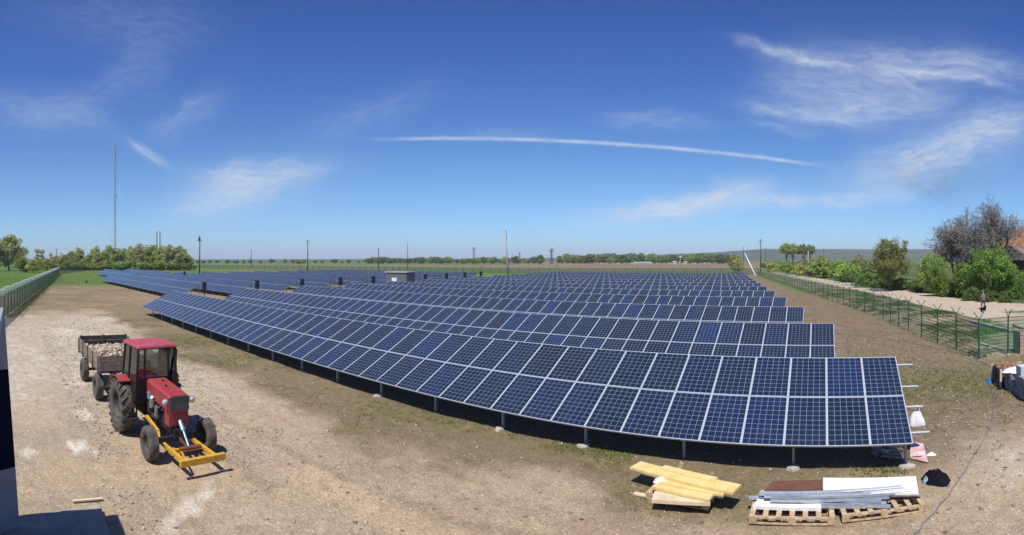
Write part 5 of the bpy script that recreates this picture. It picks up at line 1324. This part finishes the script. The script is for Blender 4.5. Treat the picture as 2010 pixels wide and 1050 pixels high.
cloth('wrap_film', Vector((7.2, 18.4, .70)), .34, .16, 'plastic', 'crumpled pale film on top of the block stack by the crate', 'film', 9)
p = G(2000, 694); stack('brick_stack', Vector((p.x+.5, p.y+.3, 0)), .0, 4, 4, 6, (.26, .26, .195), 'brick', 'pallet load of pale red bricks standing beyond the fence at the right edge', 'bricks', seed=7, gap=.012)
g = MB(); g.box((0, 0, .16), (.55, .5, .34)); t = g.build('white_block', M['facade2'], bevel=.01); tag(t, 'single pale grey block standing on top of the nearest block stack', 'block'); t.location = (7.25, 17.55, .775)
cloth('blue_film', G(1944, 750), .20, .10, 'bluesheet', 'crumpled bright blue film beside the block stack', 'film', 12)
# low concrete kerbs beyond the fence
for (a, b, lab) in (((1888, 668), (1975, 692), 'pale concrete slab remains lying behind the right fence corner'), ((1905, 633), (1985, 652), 'long low concrete kerb between fence and dirt road'), ((1990, 640), (2030, 655), 'concrete kerb piece at the right edge beyond the fence')):
    p, q = G(*a), G(*b); board('kerb_slab', (p.x, p.y, .1), (q.x, q.y, .1), .28, .14, 'stone', lab, 'kerb')

# ------------------------------------------------------------------ person on the road
def skin_obj(name, V, E_, R_, m, parent, root=0, sub=2):
    me = bpy.data.meshes.new(name); me.from_pydata([tuple(v) for v in V], E_, []); me.materials.append(M[m]); o = link(name, me, parent)
    s = o.modifiers.new('skin', 'SKIN'); s.use_smooth_shade = True
    sv = me.skin_vertices[0].data if me.skin_vertices else None
    if sv is None: return o
    for i, r in enumerate(R_): sv[i].radius = (r if isinstance(r, tuple) else (r, r)); sv[i].use_root = (i == root)
    u = o.modifiers.new('sub', 'SUBSURF'); u.levels = sub; u.render_levels = sub; return o
def person():
    p = G(1930, 606); t = thing('person', 'person in grey jacket and dark trousers walking away along the dirt road', 'person', (p.x, p.y, gz(p.x, p.y)), .2)
    V = []; E_ = []; R_ = []
    def v(x, y, z, r): V.append((x, y, z)); R_.append(r); return len(V)-1
    def e(*ids):
        for a, b in zip(ids[:-1], ids[1:]): E_.append((a, b))
    pel = v(0, 0, .95, (.15, .11)); wa = v(0, 0, 1.1, (.13, .10)); ch = v(0, .01, 1.32, (.17, .11)); nk = v(0, .01, 1.5, .055); hb = v(0, .02, 1.58, .075); hd = v(0, .03, 1.68, .10); ht = v(0, .02, 1.76, .075)
    e(pel, wa, ch, nk, hb, hd, ht)
    for s, st in ((-1, 1), (1, -1)):
        hp = v(s*.09, 0, .9, .09); kn = v(s*.10, st*.10+.03, .5, .06); an = v(s*.10, st*.20-.03, .09, .042); to = v(s*.11, st*.20+.12, .04, .035); e(pel, hp, kn, an, to)
        sh = v(s*.19, 0, 1.42, .06); el = v(s*.25, -st*.06, 1.14, .045); wr = v(s*.26, -st*.10+.08, .9, .028); pm = v(s*.26, -st*.10+.11, .83, .034); e(ch, sh, el, wr, pm)
        for k in range(4):
            f1 = v(s*.26+(k-1.5)*.018, -st*.10+.125, .775, .009); f2 = v(s*.26+(k-1.5)*.018, -st*.10+.12, .74-.004*abs(k-1), .008); e(pm, f1, f2)
        f1 = v(s*.26-s*.03, -st*.10+.14, .81, .010); f2 = v(s*.26-s*.035, -st*.10+.15, .775, .009); e(pm, f1, f2)
    skin_obj('body', V, E_, R_, 'skin', t)
    V, E_, R_ = [], [], []
    a = v(0, 0, .93, (.19, .14)); b = v(0, 0, 1.1, (.17, .13)); c = v(0, .01, 1.33, (.20, .14)); d = v(0, .01, 1.47, .10); e(a, b, c, d)
    for s, st in ((-1, 1), (1, -1)):
        sh = v(s*.2, 0, 1.42, .075); el = v(s*.255, -st*.06, 1.14, .062); wr = v(s*.265, -st*.10+.075, .92, .045); e(c, sh, el, wr)
    skin_obj('jacket', V, E_, R_, 'cloth', t)
    V, E_, R_ = [], [], []
    a = v(0, 0, .98, (.16, .12)); 
    for s, st in ((-1, 1), (1, -1)):
        hp = v(s*.09, 0, .87, .105); kn = v(s*.10, st*.10+.03, .5, .078); an = v(s*.10, st*.20-.02, .12, .062); e(a, hp, kn, an)
    skin_obj('trousers', V, E_, R_, 'trouser', t)
    g = MB(); g.lathe([(.115, 0), (.118, .06), (.09, .12), (.01, .14)], (0, .02, 1.70), 'z', 16); g.box((0, .14, 1.705), (.14, .10, .012)); g.build('cap', M['cloth'], t, smooth=True)
person()
# small dark tuft of scrap on the distant dirt, left
p = G(169, 554.5); tag(MB() and stones(np.array([[p.x, p.y, .2]]), np.array([.42]), 'boulder', M['engine']), 'small dark lump on the bare ground near the left solar rows', 'lump')

# ------------------------------------------------------------------ air and smoke
def haze():
    g = MB(); R0 = 6700; zt = 130; g.box((0, 0, zt/2-1), (2*R0, 2*R0, zt+2))
    m = bpy.data.materials.new('haze_air'); m.use_nodes = True; N = m.node_tree.nodes; L = m.node_tree.links
    N.remove(N['Principled BSDF']); v = N.new('ShaderNodeVolumePrincipled'); v.inputs['Color'].default_value = (.86, .92, 1, 1)
    v.inputs['Density'].default_value = 1.3e-4; v.inputs['Anisotropy'].default_value = 0
    L.new(v.outputs[0], N['Material Output'].inputs['Volume'])
    o = g.build('haze', m); o['kind'] = 'stuff'
haze()
def smoke():
    c = PR(1835, 160, hgt(350, 160)); g = MB(); n = 18; vs = [(0, 0, -1)]; fs = []
    for j in range(1, 8):
        for i in range(n): a = 2*PI*i/n; b = -PI/2+PI*j/8; vs.append((math.cos(a)*math.cos(b), math.sin(a)*math.cos(b), math.sin(b)))
    vs.append((0, 0, 1)); fs = [(0, 1+(i+1) % n, 1+i) for i in range(n)]
    for j in range(6): fs += [(1+j*n+i, 1+j*n+(i+1) % n, 1+(j+1)*n+(i+1) % n, 1+(j+1)*n+i) for i in range(n)]
    fs += [(1+6*n+i, 1+6*n+(i+1) % n, len(vs)-1) for i in range(n)]
    g.add([(x*22, y*8, z*10) for x, y, z in vs], fs)
    m = bpy.data.materials.new('thin_smoke'); m.use_nodes = True; N = m.node_tree.nodes; L = m.node_tree.links
    N.remove(N['Principled BSDF']); v = N.new('ShaderNodeVolumePrincipled'); v.inputs['Color'].default_value = (.25, .22, .2, 1)
    tc = N.new('ShaderNodeTexCoord'); mp = N.new('ShaderNodeMapping'); mp.inputs['Scale'].default_value = (.05, .1, .13); mp.inputs['Rotation'].default_value = (0, .5, 0); L.new(tc.outputs['Object'], mp.inputs[0])
    nz = N.new('ShaderNodeTexNoise'); nz.inputs['Scale'].default_value = 1.6; nz.inputs['Detail'].default_value = 4; nz.inputs['Distortion'].default_value = 1.2; L.new(mp.outputs[0], nz.inputs['Vector'])
    mr = N.new('ShaderNodeMapRange'); mr.inputs['From Min'].default_value = .44; mr.inputs['From Max'].default_value = .75; mr.inputs['To Max'].default_value = .075; L.new(nz.outputs['Fac'], mr.inputs['Value'])
    sc2 = N.new('ShaderNodeVectorMath'); sc2.operation = 'MULTIPLY'; sc2.inputs[1].default_value = (1/22, 1/8, 1/10); L.new(tc.outputs['Object'], sc2.inputs[0])
    ln = N.new('ShaderNodeVectorMath'); ln.operation = 'LENGTH'; L.new(sc2.outputs[0], ln.inputs[0])
    fo = N.new('ShaderNodeMapRange'); fo.inputs['From Min'].default_value = .95; fo.inputs['From Max'].default_value = .3; L.new(ln.outputs['Value'], fo.inputs['Value'])
    mu = N.new('ShaderNodeMath'); mu.operation = 'MULTIPLY'; L.new(mr.outputs[0], mu.inputs[0]); L.new(fo.outputs[0], mu.inputs[1]); L.new(mu.outputs[0], v.inputs['Density'])
    L.new(v.outputs[0], N['Material Output'].inputs['Volume'])
    o = g.build('smoke', m); o.location = c; o.rotation_euler = (0, .28, -th_of(1840)); o['kind'] = 'stuff'; tag(o, 'thin brown smoke drifting over the trees at the right', 'smoke')
smoke()
sc.cycles.volume_step_rate = 4; sc.cycles.volume_max_steps = 64
